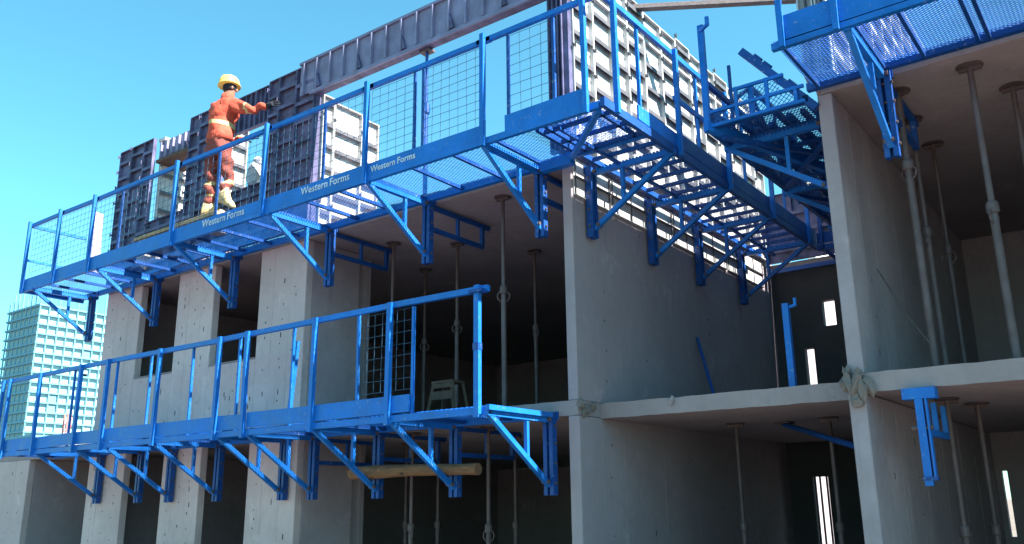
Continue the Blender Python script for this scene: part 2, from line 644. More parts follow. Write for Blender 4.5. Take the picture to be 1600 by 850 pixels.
def add_bracket(t, loc, rotz, inner=False, double=False):
    bm_ = bracket_meshes()
    o = t.inst('bracket', bm_['leg'], BLUE_D, loc, rotz)
    for k, n, mt in (('arm', 'arm', BLUE), ('dia', 'diagonal_brace', BLUE), ('st', 'strut', BLUE), ('bolt', 'bolt', STEEL)):
        q_ = link(n, bm_[k], mt, o, (0, 0, 0))
        if k == 'bolt':
            q_['kind'] = 'stuff'
    if inner:
        link('inner_frame', inner_frame_mesh(), BLUE_D, o, (0, 0, 0))
    if double:
        link('second_leg', bm_['leg'], BLUE_D, o, (.13, 0, .02))
    return o


def seg(t, name, P, a, c, w, h, mat):
    return t.part(name, MB().bar(P(*a), P(*c), w, h), mat)


# ---- upper front platform along the facade (u = X, v = -Y)
PX = lambda u, v, z: (u, -v, z)
ZU = 5.37                                   # deck level
up_f = Thing('working_platform', 'long blue steel guard-railed platform along the upper front edge under the formwork', 'scaffold platform', (-9.5, -0.6, ZU), 'blue steel working platforms')
UL0, UL1 = -15.35, -3.80
seg(up_f, 'outer_beam', PX, (UL0, 1.10, ZU - .035), (UL1, 1.10, ZU - .035), .05, .07, BLUE)
seg(up_f, 'inner_beam', PX, (UL0, .10, ZU + .005), (-4.99, .10, ZU + .005), .06, .08, BLUE)
seg(up_f, 'inner_beam', PX, (-4.985, .17, ZU - .005), (UL1, .17, ZU - .005), .05, .07, BLUE)
u = UL0 + .03
while u < UL1:
    seg(up_f, 'cross_bar', PX, (u, .13, ZU - .005), (u, 1.075, ZU - .005), .035, .04, BLUE_D)
    u += .60
up_f.part('deck_mesh', lattice(PX, UL0, UL1, .12, 1.08, ZU + .022, .042, .0026, .004), BLUE, kind='stuff')
UPOST = [-15.33, -14.26, -13.15, -10.85, -8.82, -6.94, -5.19, -3.93]
UBRK = [-15.0, -12.93, -10.84, -8.72, -6.93, -5.22]
for x in UPOST:
    t_ = random.uniform(-.015, .015)
    seg(up_f, 'guard_post', PX, (x, 1.15, ZU - .10), (x + t_, 1.15, ZU + 1.19), .05, .05, BLUE)
for i, (a, c) in enumerate(zip(UPOST, UPOST[1:])):
    seg(up_f, 'top_rail', PX, (a - .1, 1.105, ZU + 1.13 + .006 * (i % 2)), (c + .08, 1.105, ZU + 1.135 - .01 * (i % 2)), .045, .055, BLUE)
TOE = []
for a, c in ((-15.33, -13.16), (-13.14, -10.86), (-10.84, -8.83), (-8.81, -6.95), (-6.93, -5.2), (-4.92, -3.95)):
    o = seg(up_f, 'toe_board', PX, (a, 1.112, ZU + .075), (c, 1.112, ZU + .075 + random.uniform(-.008, .008)), .022, .15 if a < -5 else .20, BLUE)
    o['label'] = 'blue toe board along the platform edge'
    TOE.append(o)
for x in (-12.43, -9.93, -7.75, -6.23, -6.10, -4.90, -4.33):
    seg(up_f, 'panel_stile', PX, (x, 1.075, ZU + .0), (x, 1.075, ZU + 1.10), .03, .03, BLUE_D)
up_f.part('wire_mesh', wires(PX, -15.30, -12.45, 1.078, ZU + .17, ZU + 1.09), WIRE, kind='stuff')
up_f.part('wire_mesh', wires(PX, -12.4, -10.88, 1.078, ZU + .17, ZU + 1.09), WIRE, kind='stuff')
up_f.part('wire_mesh', wires(PX, -8.79, -6.97, 1.078, ZU + .17, ZU + 1.09), WIRE, kind='stuff')
up_f.part('wire_mesh', wires(PX, -10.83, -9.95, 1.078, ZU + .17, ZU + 1.09), WIRE, kind='stuff')
up_f.part('wire_mesh', wires(PX, -9.9, -8.85, 1.078, ZU + .17, ZU + 1.09), WIRE, kind='stuff')
up_f.part('wire_mesh', wires(PX, -6.92, -6.25, 1.078, ZU + .17, ZU + 1.09), WIRE, kind='stuff')
up_f.part('wire_mesh', wires(PX, -6.08, -5.22, 1.078, ZU + .17, ZU + 1.09), WIRE, kind='stuff')
up_f.part('wire_mesh', wires(PX, -4.88, -4.35, 1.078, ZU + .17, ZU + 1.09, .14, .11), WIRE, kind='stuff')
for x in UBRK:
    add_bracket(up_f, (x, 0, ZU), 0, inner=x > -9)
# left end closure
up_f.part('end_beam', MB().bar(PX(UL0 - .02, .05, ZU - .04), PX(UL0 - .02, 1.14, ZU - .04), .05, .07), BLUE)
up_f.part('end_rail', MB().bar(PX(UL0, .15, ZU + 1.12), PX(UL0, 1.13, ZU + 1.12), .04, .05), BLUE)
up_f.part('end_rail', MB().bar(PX(UL0, .15, ZU + .5), PX(UL0, 1.13, ZU + .5), .03, .04), BLUE)
# corner stiffener towards the side platform
up_f.part('corner_brace', MB().bar((-3.84, -1.06, ZU - .06), (-4.80, -.12, ZU - .06), .05, .06), BLUE)
# pole with turnbuckle that props the beam form, standing on the deck
PXX = -7.08
tp = Thing('push_pull_prop', 'slim dark blue adjustable prop with turnbuckle standing on the slab edge under the beam form', 'steel prop', (PXX, .0, Z2t))
tp.part('base_plate', MB().box(PXX - .06, PXX + .06, -.005, .10, Z2t, Z2t + .01), STEEL)
tp.part('lower_tube', MB().tube((PXX, .03, Z2t + .01), (PXX, .03, 6.75), .03, 10), BLUE_D)
tp.part('upper_tube', MB().tube((PXX, .03, 6.751), (PXX, .03, 7.51), .022, 10), BLUE_D)
tp.part('turnbuckle', MB().lathe((PXX, .03, 6.70), [(.032, -.09), (.05, -.06), (.05, .06), (.03, .09)], 10), BLUE_D)
tp.part('head', MB().box(PXX - .09, PXX + .09, -.03, .09, 7.511, 7.543), STEEL)


# lettering on the toe boards
def lettering(parent, txt, x, y, z, size):
    cu = bpy.data.curves.new('lettering', 'FONT')
    cu.body = txt
    cu.size = size
    cu.extrude = 0.002
    cu.offset = 0.0015
    cu.space_character = 1.05
    tmp = bpy.data.objects.new('tmp', cu)
    COL.objects.link(tmp)
    dg = bpy.context.evaluated_depsgraph_get()
    me = bpy.data.meshes.new_from_object(tmp.evaluated_get(dg))
    bpy.data.objects.remove(tmp)
    me.materials.clear()
    me.name = 'lettering'
    me.transform(Matrix.Translation((x, y, z)) @ Matrix.Rotation(math.pi / 2, 4, 'X'))
    link('lettering', me, WHITE, parent, (0, 0, 0))


for ti, lx, ls in ((2, -10.14, .14), (3, -8.08, .13), (4, -6.86, .105)):
    lettering(TOE[ti], 'Western', lx, -1.1265, ZU + .03, ls)
    lettering(TOE[ti], 'Forms', lx + ls * 4.0, -1.1265, ZU + .03, ls)

# ---- side platform along the wall between left and middle bay (u = Y, v = X - wall face)
PY = lambda u, v, z: (XA1 + v, u, z)
up_s = Thing('working_platform', 'blue steel platform receding along the wall of the middle bay below white forms', 'scaffold platform', (-4.3, 2.0, ZU), 'blue steel working platforms')
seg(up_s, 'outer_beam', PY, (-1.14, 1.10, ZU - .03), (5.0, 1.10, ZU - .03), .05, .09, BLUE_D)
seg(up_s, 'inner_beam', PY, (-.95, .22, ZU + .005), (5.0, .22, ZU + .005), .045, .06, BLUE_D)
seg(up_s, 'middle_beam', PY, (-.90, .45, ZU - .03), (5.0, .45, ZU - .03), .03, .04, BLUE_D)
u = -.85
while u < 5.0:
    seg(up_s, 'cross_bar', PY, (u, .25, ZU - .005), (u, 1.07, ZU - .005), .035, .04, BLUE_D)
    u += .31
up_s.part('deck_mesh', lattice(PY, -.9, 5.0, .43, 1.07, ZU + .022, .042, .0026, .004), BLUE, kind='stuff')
SPOST = [-.92, .42, 1.75, 3.15, 4.55]
for y in SPOST:
    seg(up_s, 'guard_post', PY, (y, 1.14, ZU - .08), (y, 1.14, ZU + 1.19), .05, .05, BLUE)
for y in (-.35, 1.05, 2.4, 3.8):
    seg(up_s, 'panel_stile', PY, (y, 1.08, ZU), (y, 1.08, ZU + 1.12), .035, .03, BLUE)
seg(up_s, 'top_rail', PY, (-1.25, 1.10, ZU + 1.15), (2.0, 1.10, ZU + 1.16), .045, .06, BLUE)
seg(up_s, 'top_rail', PY, (2.02, 1.10, ZU + 1.14), (4.9, 1.10, ZU + 1.15), .045, .055, BLUE)
seg(up_s, 'middle_rail', PY, (.42, 1.10, ZU + .62), (4.9, 1.10, ZU + .63), .035, .05, BLUE)
seg(up_s, 'toe_board', PY, (-.45, 1.105, ZU + .12), (.4, 1.105, ZU + .10), .02, .16, BLUE)
seg(up_s, 'toe_board', PY, (.45, 1.105, ZU + .13), (3.1, 1.105, ZU + .12), .02, .18, BLUE_D)
seg(up_s, 'toe_board', PY, (3.13, 1.105, ZU + .13), (4.95, 1.105, ZU + .12), .02, .18, BLUE_D)
for y in (.31, 1.74, 3.1, 4.6):
    add_bracket(up_s, (XA1, y, ZU), R(90))
up_s.part('corner_arm', MB().bar((-5.10, -.20, ZU - .07), (-4.70, -.20, ZU - .07), .09, .11), BLUE)

# ---- inner platform on the left face of the right wall (v to the left)
PB = lambda u, v, z: (XB0 - v, u, z)
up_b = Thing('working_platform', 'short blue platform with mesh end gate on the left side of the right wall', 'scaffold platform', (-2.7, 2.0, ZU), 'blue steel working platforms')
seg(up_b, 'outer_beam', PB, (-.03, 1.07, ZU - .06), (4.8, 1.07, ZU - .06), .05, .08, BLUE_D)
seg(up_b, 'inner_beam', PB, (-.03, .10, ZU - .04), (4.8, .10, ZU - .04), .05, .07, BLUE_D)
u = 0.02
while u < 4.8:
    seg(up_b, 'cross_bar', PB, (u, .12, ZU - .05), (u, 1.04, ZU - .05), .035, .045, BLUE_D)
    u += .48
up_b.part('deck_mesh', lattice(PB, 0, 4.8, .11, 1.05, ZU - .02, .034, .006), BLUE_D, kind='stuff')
for y in (.0, 1.3, 2.7, 4.1):
    seg(up_b, 'guard_post', PB, (y, 1.09, ZU - .1), (y, 1.09, ZU + (1.10 if y == 0 else .95)), .06, .05, BLUE)
up_b.part('hook', MB().bar((-3.21, -.02, ZU + 1.03), (-3.10, -.08, ZU + 1.04), .03, .03).bar((-3.105, -.075, ZU + 1.03), (-3.105, -.075, ZU + 1.13), .035, .03), BLUE)
seg(up_b, 'top_rail', PB, (1.3, 1.09, ZU + .92), (4.7, 1.09, ZU + .92), .045, .05, BLUE_D)
seg(up_b, 'middle_rail', PB, (0.03, 1.08, ZU + .45), (4.7, 1.08, ZU + .45), .04, .05, BLUE_D)
seg(up_b, 'diagonal_rail', PB, (.05, 1.12, ZU + .02), (1.28, 1.12, ZU + .9), .035, .035, BLUE_D)
seg(up_b, 'diagonal_rail', PB, (1.32, 1.12, ZU + .9), (2.68, 1.12, ZU + .05), .035, .035, BLUE_D)
seg(up_b, 'toe_board', PB, (0.05, 1.075, ZU + .1), (4.7, 1.075, ZU + .1), .02, .18, BLUE_D)
PG = lambda u, v, z: (u, v, z)
for z in (5.31, 5.46, 5.63):
    seg(up_b, 'gate_rail', PG, (-3.16 + (.25 if z > 5.5 else 0), -.04, z), (-2.22 if z < 5.5 else -2.4, -.04, z), .03, .03, BLUE)
for x in (-2.88, -2.57, -2.30):
    seg(up_b, 'gate_stile', PG, (x, -.04, 5.31), (x, -.04, 5.65 if x < -2.4 else 5.46), .035, .025, BLUE)
gm = MB()


def gtop(x):
    return 5.46 if (x < -2.9 or x > -2.42) else 5.62


def gclip(x0, z0, dx, dz):
    n = 8
    for k in range(n):
        a = (x0 + dx * k / n, -.035, z0 + dz * k / n)
        c = (x0 + dx * (k + 1) / n, -.035, z0 + dz * (k + 1) / n)
        if a[0] > -3.14 and c[0] < -2.25 and a[0] < -2.25 and c[0] > -3.14 and max(a[2], c[2]) <= min(gtop(a[0]), gtop(c[0])) + .02:
            gm.bar(a, c, .006, .005)


x = -3.5
while x < -2.2:
    gclip(x, 5.32, .32, .32)
    gclip(x + .32, 5.32, -.32, .32)
    x += .05
up_b.part('gate_mesh', gm, BLUE, kind='stuff')
for k, (a_, c_) in enumerate((((-3.1, .1, 5.22), (-2.2, 1.5, 5.20)), ((-3.1, 1.9, 5.22), (-2.2, .6, 5.18)), ((-3.1, 2.3, 5.22), (-2.2, 3.7, 5.20)), ((-3.1, 4.2, 5.22), (-2.2, 2.8, 5.18)))):
    up_b.part('plan_brace', MB().bar(a_, c_, .045, .045), BLUE_D)
for y in (.66, 2.0, 3.4):
    seg(up_b, 'panel_stile', PB, (y, 1.08, ZU), (y, 1.08, ZU + .92), .03, .03, BLUE_D)
for y in (.5, 2.2, 3.9):
    add_bracket(up_b, (XB0, y, ZU - .05), R(-90))
single('steel_channel', MB().bar((-3.19, -.10, 5.30), (-2.60, 1.75, 5.29), .06, .10).bar((-2.60, 1.75, 5.29), (-2.2, 3.1, 5.29), .055, .09), BLUE,
       'heavy blue steel channel lying skewed under the platform beside the right wall', 'steel beam')
tb = Thing('leaning_soldier', 'dark blue slotted beam leaning against the sky beside the right wall top', 'steel beam', (-2.13, .03, 5.22))
tb.part('beam', MB().bar((-2.80, .0, 6.03), (-2.13, .0, 5.22), .06, .075), BLUE_D)
for k in (.14, .27, .6):
    p = Vector((-2.80, 0, 6.03)).lerp(Vector((-2.13, 0, 5.22)), k) + Vector((.028, 0, .024))
    tb.part('lug', MB().bar(p, p + Vector((.064, 0, -.077)), .05, .035, (0, 1, 0)), BLUE_D)

# ---- rear platform across the back of the middle bay
PR = lambda u, v, z: (u, 5.84 - v, z)
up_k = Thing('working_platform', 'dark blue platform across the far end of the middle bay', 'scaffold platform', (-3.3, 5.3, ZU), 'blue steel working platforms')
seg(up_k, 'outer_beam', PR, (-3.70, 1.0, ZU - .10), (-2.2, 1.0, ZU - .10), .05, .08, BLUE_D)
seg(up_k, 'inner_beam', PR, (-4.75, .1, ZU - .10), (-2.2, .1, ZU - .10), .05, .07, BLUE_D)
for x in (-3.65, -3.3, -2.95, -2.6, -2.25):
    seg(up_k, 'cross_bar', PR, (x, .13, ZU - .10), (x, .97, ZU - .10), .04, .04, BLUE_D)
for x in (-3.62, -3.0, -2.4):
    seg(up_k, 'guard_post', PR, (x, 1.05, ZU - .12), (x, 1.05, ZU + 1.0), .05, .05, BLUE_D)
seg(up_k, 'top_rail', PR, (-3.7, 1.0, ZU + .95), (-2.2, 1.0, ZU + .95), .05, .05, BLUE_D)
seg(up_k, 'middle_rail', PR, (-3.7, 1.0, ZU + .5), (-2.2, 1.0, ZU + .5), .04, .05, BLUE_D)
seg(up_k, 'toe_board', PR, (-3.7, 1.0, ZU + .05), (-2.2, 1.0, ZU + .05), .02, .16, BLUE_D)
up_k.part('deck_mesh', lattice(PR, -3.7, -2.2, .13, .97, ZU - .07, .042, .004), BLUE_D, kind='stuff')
for x in (-3.3, -2.7):
    add_bracket(up_k, (x, 5.84, ZU - .1), 0)

sr = Thing('rail_stack', 'stack of spare blue rails lying on the platform beside the right wall', 'steel rails', (-2.7, 2, ZU))
for k in range(6):
    x_ = -2.95 + .11 * k
    sr.part('rail', MB().bar((x_, .25 + .1 * (k % 3), ZU + .02 + .05 * (k % 2)), (x_ + .03, 3.1 + .2 * (k % 2), ZU + .02 + .05 * (k % 2)), .05, .05), BLUE_D if k % 2 else BLUE)

# ---- right platform over the right bay
ZR = 5.40
up_r = Thing('working_platform', 'near blue platform with expanded metal deck above the right bay', 'scaffold platform', (0, -.6, ZR), 'blue steel working platforms')
RL0, RL1 = -2.12, 4.0
seg(up_r, 'outer_beam', PX, (RL0, 1.13, ZR - .075), (RL1, 1.13, ZR - .075), .05, .06, BLUE)
seg(up_r, 'inner_beam', PX, (RL0 - .05, .10, ZR - .01), (RL1, .10, ZR - .01), .06, .075, BLUE_D)
for x in (-2.06, -1.55, -1.49, -1.16, -.74, -.66, -.27, .15, .6, 1.0, 1.5, 2, 2.5, 3, 3.5):
    seg(up_r, 'cross_bar', PX, (x, .135, ZR - .03), (x, 1.105, ZR - .03), .03, .04, BLUE_D)
up_r.part('deck_mesh', lattice(PX, RL0, RL1, .14, 1.10, ZR - .002, .032, .0045), BLUE, kind='stuff')
seg(up_r, 'toe_board', PX, (RL0 + .07, 1.145, ZR + .06), (-.02, 1.145, ZR + .065), .02, .23, BLUE)
seg(up_r, 'toe_board', PX, (0.0, 1.145, ZR + .06), (RL1, 1.145, ZR + .06), .02, .23, BLUE)
for x in (-2.02, -1.585, .3, 2.2):
    seg(up_r, 'guard_post', PX, (x, 1.18, ZR - .12), (x, 1.18, ZR + 1.2), .045, .045, BLUE)
seg(up_r, 'top_rail', PX, (RL0, 1.14, ZR + 1.15), (RL1, 1.14, ZR + 1.15), .045, .055, BLUE)
for x in (-1.52, .6, 2.6):
    add_bracket(up_r, (x, 0, ZR - .04), 0, inner=True)

# ---- lower platform along the first floor edge
ZL = 2.60
lo = Thing('working_platform', 'long blue steel platform with guard rail along the first floor edge', 'scaffold platform', (-10, -.6, ZL), 'blue steel working platforms')
LL0, LL1 = -15.6, -5.14
seg(lo, 'outer_beam', PX, (LL0, 1.10, ZL - .035), (LL1, 1.10, ZL - .035), .05, .07, BLUE)
seg(lo, 'inner_beam', PX, (LL0, .12, ZL - .02), (LL1, .12, ZL - .02), .05, .07, BLUE)
seg(lo, 'end_beam', PX, (LL1 + .01, .10, ZL - .01), (LL1 + .01, 1.16, ZL - .01), .05, .05, BLUE)
u = LL0 + .05
while u < LL1 - .1:
    seg(lo, 'cross_bar', PX, (u, .15, ZL - .02), (u, 1.07, ZL - .02), .035, .04, BLUE_D)
    u += .62
lo.part('deck_mesh', lattice(PX, LL0, LL1, .14, 1.08, ZL + .015, .036, .006), BLUE, kind='stuff')
LPOST = [-15.5, -15.25, -14.2, -12.95, -12.16, -10.84, -9.48, -8.9, -7.67, -6.47, -5.26]
LTHIN = [-13.25, -12.03, -11.15, -10.15, -9.15, -8.12, -7.0]
for x in LPOST:
    seg(lo, 'guard_post', PX, (x, 1.15, ZL - .10), (x + random.uniform(-.015, .015), 1.15, ZL + 1.20), .055 if x < -6 else .06, .05, BLUE)
for x in LTHIN:
    seg(lo, 'panel_stile', PX, (x, 1.08, ZL), (x + random.uniform(-.02, .02), 1.08, ZL + 1.15), .03, .03, BLUE)
for i, (a, c) in enumerate(((-15.65, -12.2), (-12.18, -9.5), (-9.46, -6.5), (-6.46, -5.2))):
    seg(lo, 'top_rail', PX, (a, 1.11, ZL + 1.17 + .008 * (i % 2)), (c + .05, 1.11, ZL + 1.175 - .012 * (i % 2)), .05, .06, BLUE)
for a, c in ((-15.6, -14.23), (-14.19, -12.98), (-12.93, -12.18), (-12.14, -10.86), (-10.82, -9.5), (-9.46, -8.92), (-8.87, -7.69), (-7.65, -6.19)):
    seg(lo, 'toe_board', PX, (a, 1.112, ZL + .105 + random.uniform(-.01, .01)), (c, 1.112, ZL + .105 + random.uniform(-.01, .01)), .022, .18, BLUE)
seg(lo, 'panel_stile', PX, (-6.18, 1.08, ZL), (-6.18, 1.08, ZL + 1.13), .03, .03, BLUE)
lo.part('wire_mesh', wires(PX, -6.98, -6.20, 1.08, ZL + .26, ZL + 1.12, .11, .12), WIRE, kind='stuff')
for x in (-14.12, -12.89, -12.06, -10.87, -9.44, -8.85, -7.68, -6.46, -5.17):
    add_bracket(lo, (x, 0, ZL), 0, inner=x > -9 and x < -6)
lo.part('spare_stile', MB().bar((-8.20, -1.03, ZL + .05), (-8.14, -1.0, ZL + 1.0), .04, .04).bar((-8.28, -.98, ZL + .05), (-8.2, -.96, ZL + .9), .035, .03), BLUE)
lo.part('end_post_clip', MB().box(-5.33, -5.16, -1.21, -1.10, ZL + 1.12, ZL + 1.15), BLUE_D)
lo.part('end_post_clip', MB().box(-5.295, -5.225, -1.182, -1.118, ZL + .55, ZL + .62), BLUE_D)

# ------------------------------------------------------------------ aluminium wall forms
PANEL = {}
RIBM = {'form_aluminium': ALU_R}


def panel_mesh(w, h):
    k = ('p', round(w, 3), round(h, 3))
    if k not in PANEL:
        mb = MB()
        mb.box(.002, w - .002, -.010, 0, 0, h)
        mb.box(.002, .016, -.066, -.0101, 0, h)
        mb.box(w - .016, w - .002, -.066, -.0101, 0, h)
        mb.box(.0161, w - .0161, -.064, -.0101, 0, .014)
        mb.box(.0161, w - .0161, -.064, -.0101, h - .014, h)
        PANEL[k] = mb.mesh('form_panel')
    return PANEL[k]


def rib_mesh(w):
    k = ('r', round(w, 3))
    if k not in PANEL:
        mb = MB()
        mb.box(.017, w - .017, -.062, -.0102, -.012, .012)
        mb.box(.017, w - .017, -.066, -.0621, -.045, .012)
        PANEL[k] = mb.mesh('rib')
    return PANEL[k]


def vrib_mesh(h):
    k = ('v', round(h, 3))
    if k not in PANEL:
        PANEL[k] = MB().box(-.008, .008, -.055, -.0102, .016, h - .016).mesh('rib')
    return PANEL[k]


def clip_mesh():
    if 'c' not in PANEL:
        PANEL['c'] = MB().box(-.025, .025, -.085, -.0665, -.012, .012).box(-.006, .006, -.10, -.0851, -.04, .03).mesh('wedge_clip')
    return PANEL['c']


def panel(t, mat, loc, rotz, w, h, dz=.335, z_first=.22, vert=0, clips=True, jitter=0.0, ribmat=None):
    key = mat.name
    mats = mat
    me = panel_mesh(w, h)
    o = bpy.data.objects.new('form_panel', me)
    if not me.materials:
        me.materials.append(mat)
    COL.objects.link(o)
    o.parent = t.o
    o.location = Vector(loc) - t.L
    o.rotation_euler.z = rotz
    if me.materials[0] != mat:
        o.material_slots[0].link = 'OBJECT'
        o.material_slots[0].material = mat

    def ch(n, me2, l):
        mat = RIBM.get(key, mats)
        c = bpy.data.objects.new(n, me2)
        if not me2.materials:
            me2.materials.append(mat)
        COL.objects.link(c)
        c.parent = o
        c.location = l
        if me2.materials[0] != mat:
            c.material_slots[0].link = 'OBJECT'
            c.material_slots[0].material = mat
    if dz:
        z = z_first + random.uniform(-jitter, jitter)
        while z < h - .08:
            ch('rib', rib_mesh(w), (0, 0, z))
            if clips and random.random() < .7:
                ch('wedge_clip', clip_mesh(), (0.0, 0, z + .13))
            z += dz
    for i in range(vert):
        ch('rib', vrib_mesh(h), (w * (i + 1) / (vert + 1), 0, 0))
    return o


ZF = 5.50
HF = 2.58
HB = 2.44
# front: pier forms of the window wall
fr = Thing('wall_formwork', 'dark ribbed aluminium wall forms standing on the front edge behind the worker', 'formwork', (-12, 0, ZF))
for (a, c), ws in ((PIERS[0], (.4, .4, .3)), (PIERS[1], (.3, .4, .27)), (PIERS[2], (.25, .4, .42))):
    x = a
    for i, w in enumerate(ws):
        panel(fr, ALU_D, (x, -.005, ZF), 0, w, HF + (-.06 if a < -14 else 0), .30, .2 + .07 * (i % 2))
        x += w
for (a, c) in ((-13.5, -12.4), (-11.43, -10.3)):
    x = a
    for w in (.4, .4, c - a - .8):
        panel(fr, ALU_D, (x, .004, ZF), 0, w, .95, .3, .2)
        x += w
# returns facing the sun
panel(fr, ALU, (-13.495, .07, ZF), R(90), .35, HF - .06)
panel(fr, ALU, (-13.495, .421, ZF), R(90), .30, HF - .1)
panel(fr, ALU, (-11.425, .07, ZF), R(90), .30, HF)
RP = (-9.265, .0, ZF)
panel(fr, ALU, (-9.228, .07, ZF), R(90), .22, HF - .5, .34, .28)
panel(fr, ALU, (-9.228, .291, ZF), R(90), .55, HF - .55, .34, .25, jitter=.0)
panel(fr, ALU, (-9.228, .842, ZF), R(90), .36, HF - .6, .34, .25)
fr.part('corner_angle', MB().box(-9.27, -9.21, -.03, .06, ZF, ZF + HF - .02), ALU_D)
fr.part('inside_form', MB().box(-9.45, -9.30, .06, 1.2, ZF, ZF + HF - .7), ALU_D)
# head forms over the two windows
hd = Thing('head_formwork', 'short ribbed form with brown timber soffit over the left window gap', 'formwork', (-12.95, 0, 7.6))
hd.part('face', MB().box(-13.49, -12.41, .05, .06, 7.62, 7.95), ALU_L)
for i in range(6):
    hd.part('rib', MB().box(-13.4 + i * .18, -13.37 + i * .18, .0, .0495, 7.64, 7.93), ALU_L)
hd.part('soffit', MB().box(-13.49, -12.41, .0, .55, 7.56, 7.615), BROWN)
hd.part('end_block', MB().box(-13.49, -13.3, .02, .4, 7.96, 8.02), ALU)
h2 = Thing('head_formwork', 'dark ribbed head form above the window gap beside the worker', 'formwork', (-10.9, 0, 7.5))
x = -11.43
for w in (.4, .4, .33):
    panel(h2, ALU_D, (x, .0, 7.42), 0, w, .62, 0, 0, vert=2)
    x += w
# long beam form across the wide opening
bf = Thing('beam_formwork', 'long grey ribbed beam form spanning the opening against the sky', 'formwork', (-7.1, 0, 7.58))
bf.part('face', MB().box(-9.55, -4.9, -.07, -.058, 7.60, 8.12), ALU_L)
bf.part('soffit', MB().box(-9.2, -4.9, -.075, .04, 7.545, 7.598), ALU_D)
bf.part('edge_rail', MB().box(-9.55, -4.9, -.105, -.0705, 8.09, 8.13).box(-9.3, -4.9, -.105, -.0755, 7.545, 7.60), ALU_L)
bf.part('back', MB().box(-9.2, -4.9, .026, .039, 7.6, 8.0), ALU_D)
x = -9.45
i = 0
while x < -4.95:
    bf.part('rib', MB().box(x, x + .025, -.12, -.0705, 7.601, 8.088), ALU_L)
    if i % 3 == 1:
        bf.part('gusset', MB().add([(x + .026, -.072, 7.62), (x + .1, -.072, 7.62), (x + .026, -.072, 7.85), (x + .026, -.112, 7.62), (x + .1, -.112, 7.62), (x + .026, -.112, 7.85)],
                                   [(0, 2, 1), (3, 4, 5), (0, 1, 4, 3), (1, 2, 5, 4), (2, 0, 3, 5)]), ALU_D)
    x += .285
    i += 1
# corner column + long wall on the side facing the sun
sd = Thing('wall_formwork', 'sunlit white ribbed aluminium forms along the wall of the middle bay', 'formwork', (-4.85, 2.5, ZF))
panel(sd, ALU_D, (-5.07, -.02, ZF), 0, .20, HF + .05, 0, 0, vert=2)
sd.part('corner_angle', MB().box(-4.872, -4.802, -.055, .015, ZF, ZF + HF + .06), ALU_D)
y = .02
i = 0
while y < 5.6:
    w = (.46, .46, .40, .46, .50)[i % 5]
    panel(sd, ALU, (XA1 + .012, y, ZF - .03), R(90), w, HF - .35 + .0, .34, .20 + (.12 if i % 2 else 0), clips=True)
    panel(sd, ALU, (XA1 + .012, y, ZF - .03 + HF - .349), R(90), w, .42 + (.05 if i % 3 == 0 else 0), .2, .16)
    y += w
    i += 1
sd.part('wall_core', MB().box(-4.97, XA1 + .004, .05, 5.6, ZF, ZF + HF - .05), CONC_W)
for y in (0.05, .7, 1.35, 2.0, 2.65, 3.3, 3.95, 4.6):
    panel(sd, ALU_D, (-4.975, y + .64, ZF), R(-90), .64, HF, .5, .3, clips=False)
# added bright plates and dark ribs imitating sun patches and shadow lines on the wall
kk = Thing('sun_patch_band', 'added band of bright plates standing in for sun patches along the top of the middle bay wall', 'formwork', (-4.82, 2.8, 5.0))
y = .03
i = 0
while y < 5.5:
    w = (.78, .95, .62)[i % 3]
    o = kk.part('form_panel', MB().box(XA1 + .003, XA1 + .016, y + .003, y + w - .003, 5.0, 5.44), ALU)
    sub(o, 'flange', MB().box(XA1 + .0161, XA1 + .032, y + .003, y + w - .003, 5.0, 5.012), ALU)
    sub(o, 'rib', MB().box(XA1 + .0161, XA1 + .045, y + .003, y + w - .003, 5.205, 5.222), ALU_R)
    for q in range((2, 2, 1)[i % 3] + 1):
        yy = y + .02 + (w - .05) * q / (2, 2, 1)[i % 3]
        sub(o, 'stiffener', MB().box(XA1 + .0161, XA1 + .030, yy, yy + .012, 5.013, 5.43), ALU_R)
    y += w + (.0 if i % 2 else .03)
    i += 1
kk.part('waler', MB().box(XA1 + .004, XA1 + .05, .02, 5.5, 5.442, 5.466), ALU_D)
# forms on the right wall
rw = Thing('wall_formwork', 'grey and white wall forms rising on the right wall behind the platform mesh', 'formwork', (-2.05, 2, ZF))
panel(rw, ALU, (-2.19, -.03, ZF), 0, .15, HB, 0, 0, vert=1)
panel(rw, ALU, (-2.03, -.03, ZF), 0, .11, HB, 0, 0, vert=1)
y = -.02
i = 0
while y < 5.5:
    w = .55
    panel(rw, ALU, (XB1 + .012, y, ZF), R(90), w, HB, .34, .2, clips=False)
    panel(rw, ALU, (XB0 - .012, y + w, ZF), R(-90), w, HB, .34, .2, clips=False)
    y += w
    i += 1
rw.part('wall_core', MB().box(XB0, XB1, .05, 5.5, ZF, ZF + HB - .05), CONC_W)
# low forms on the rear wall
rr = Thing('wall_formwork', 'low dark forms standing on the rear wall behind the middle bay platform', 'formwork', (-3.5, 5.8, 5.45))
x = -4.8
while x < -2.3:
    panel(rr, ALU_D, (x, 5.85, 5.43), 0, .45, 1.15, .3, .2, clips=False)
    x += .45 + (.09 if x > -4 else 0)

# timber spanning from form top to form top
single('timber_beam', MB().bar((-5.02, 1.50, 8.10), (-1.75, 3.62, 8.12), .10, .07), GREYWOOD,
       'weathered timber beam laid across the form tops against the sky at the upper right', 'timber beam', bevel=.006)


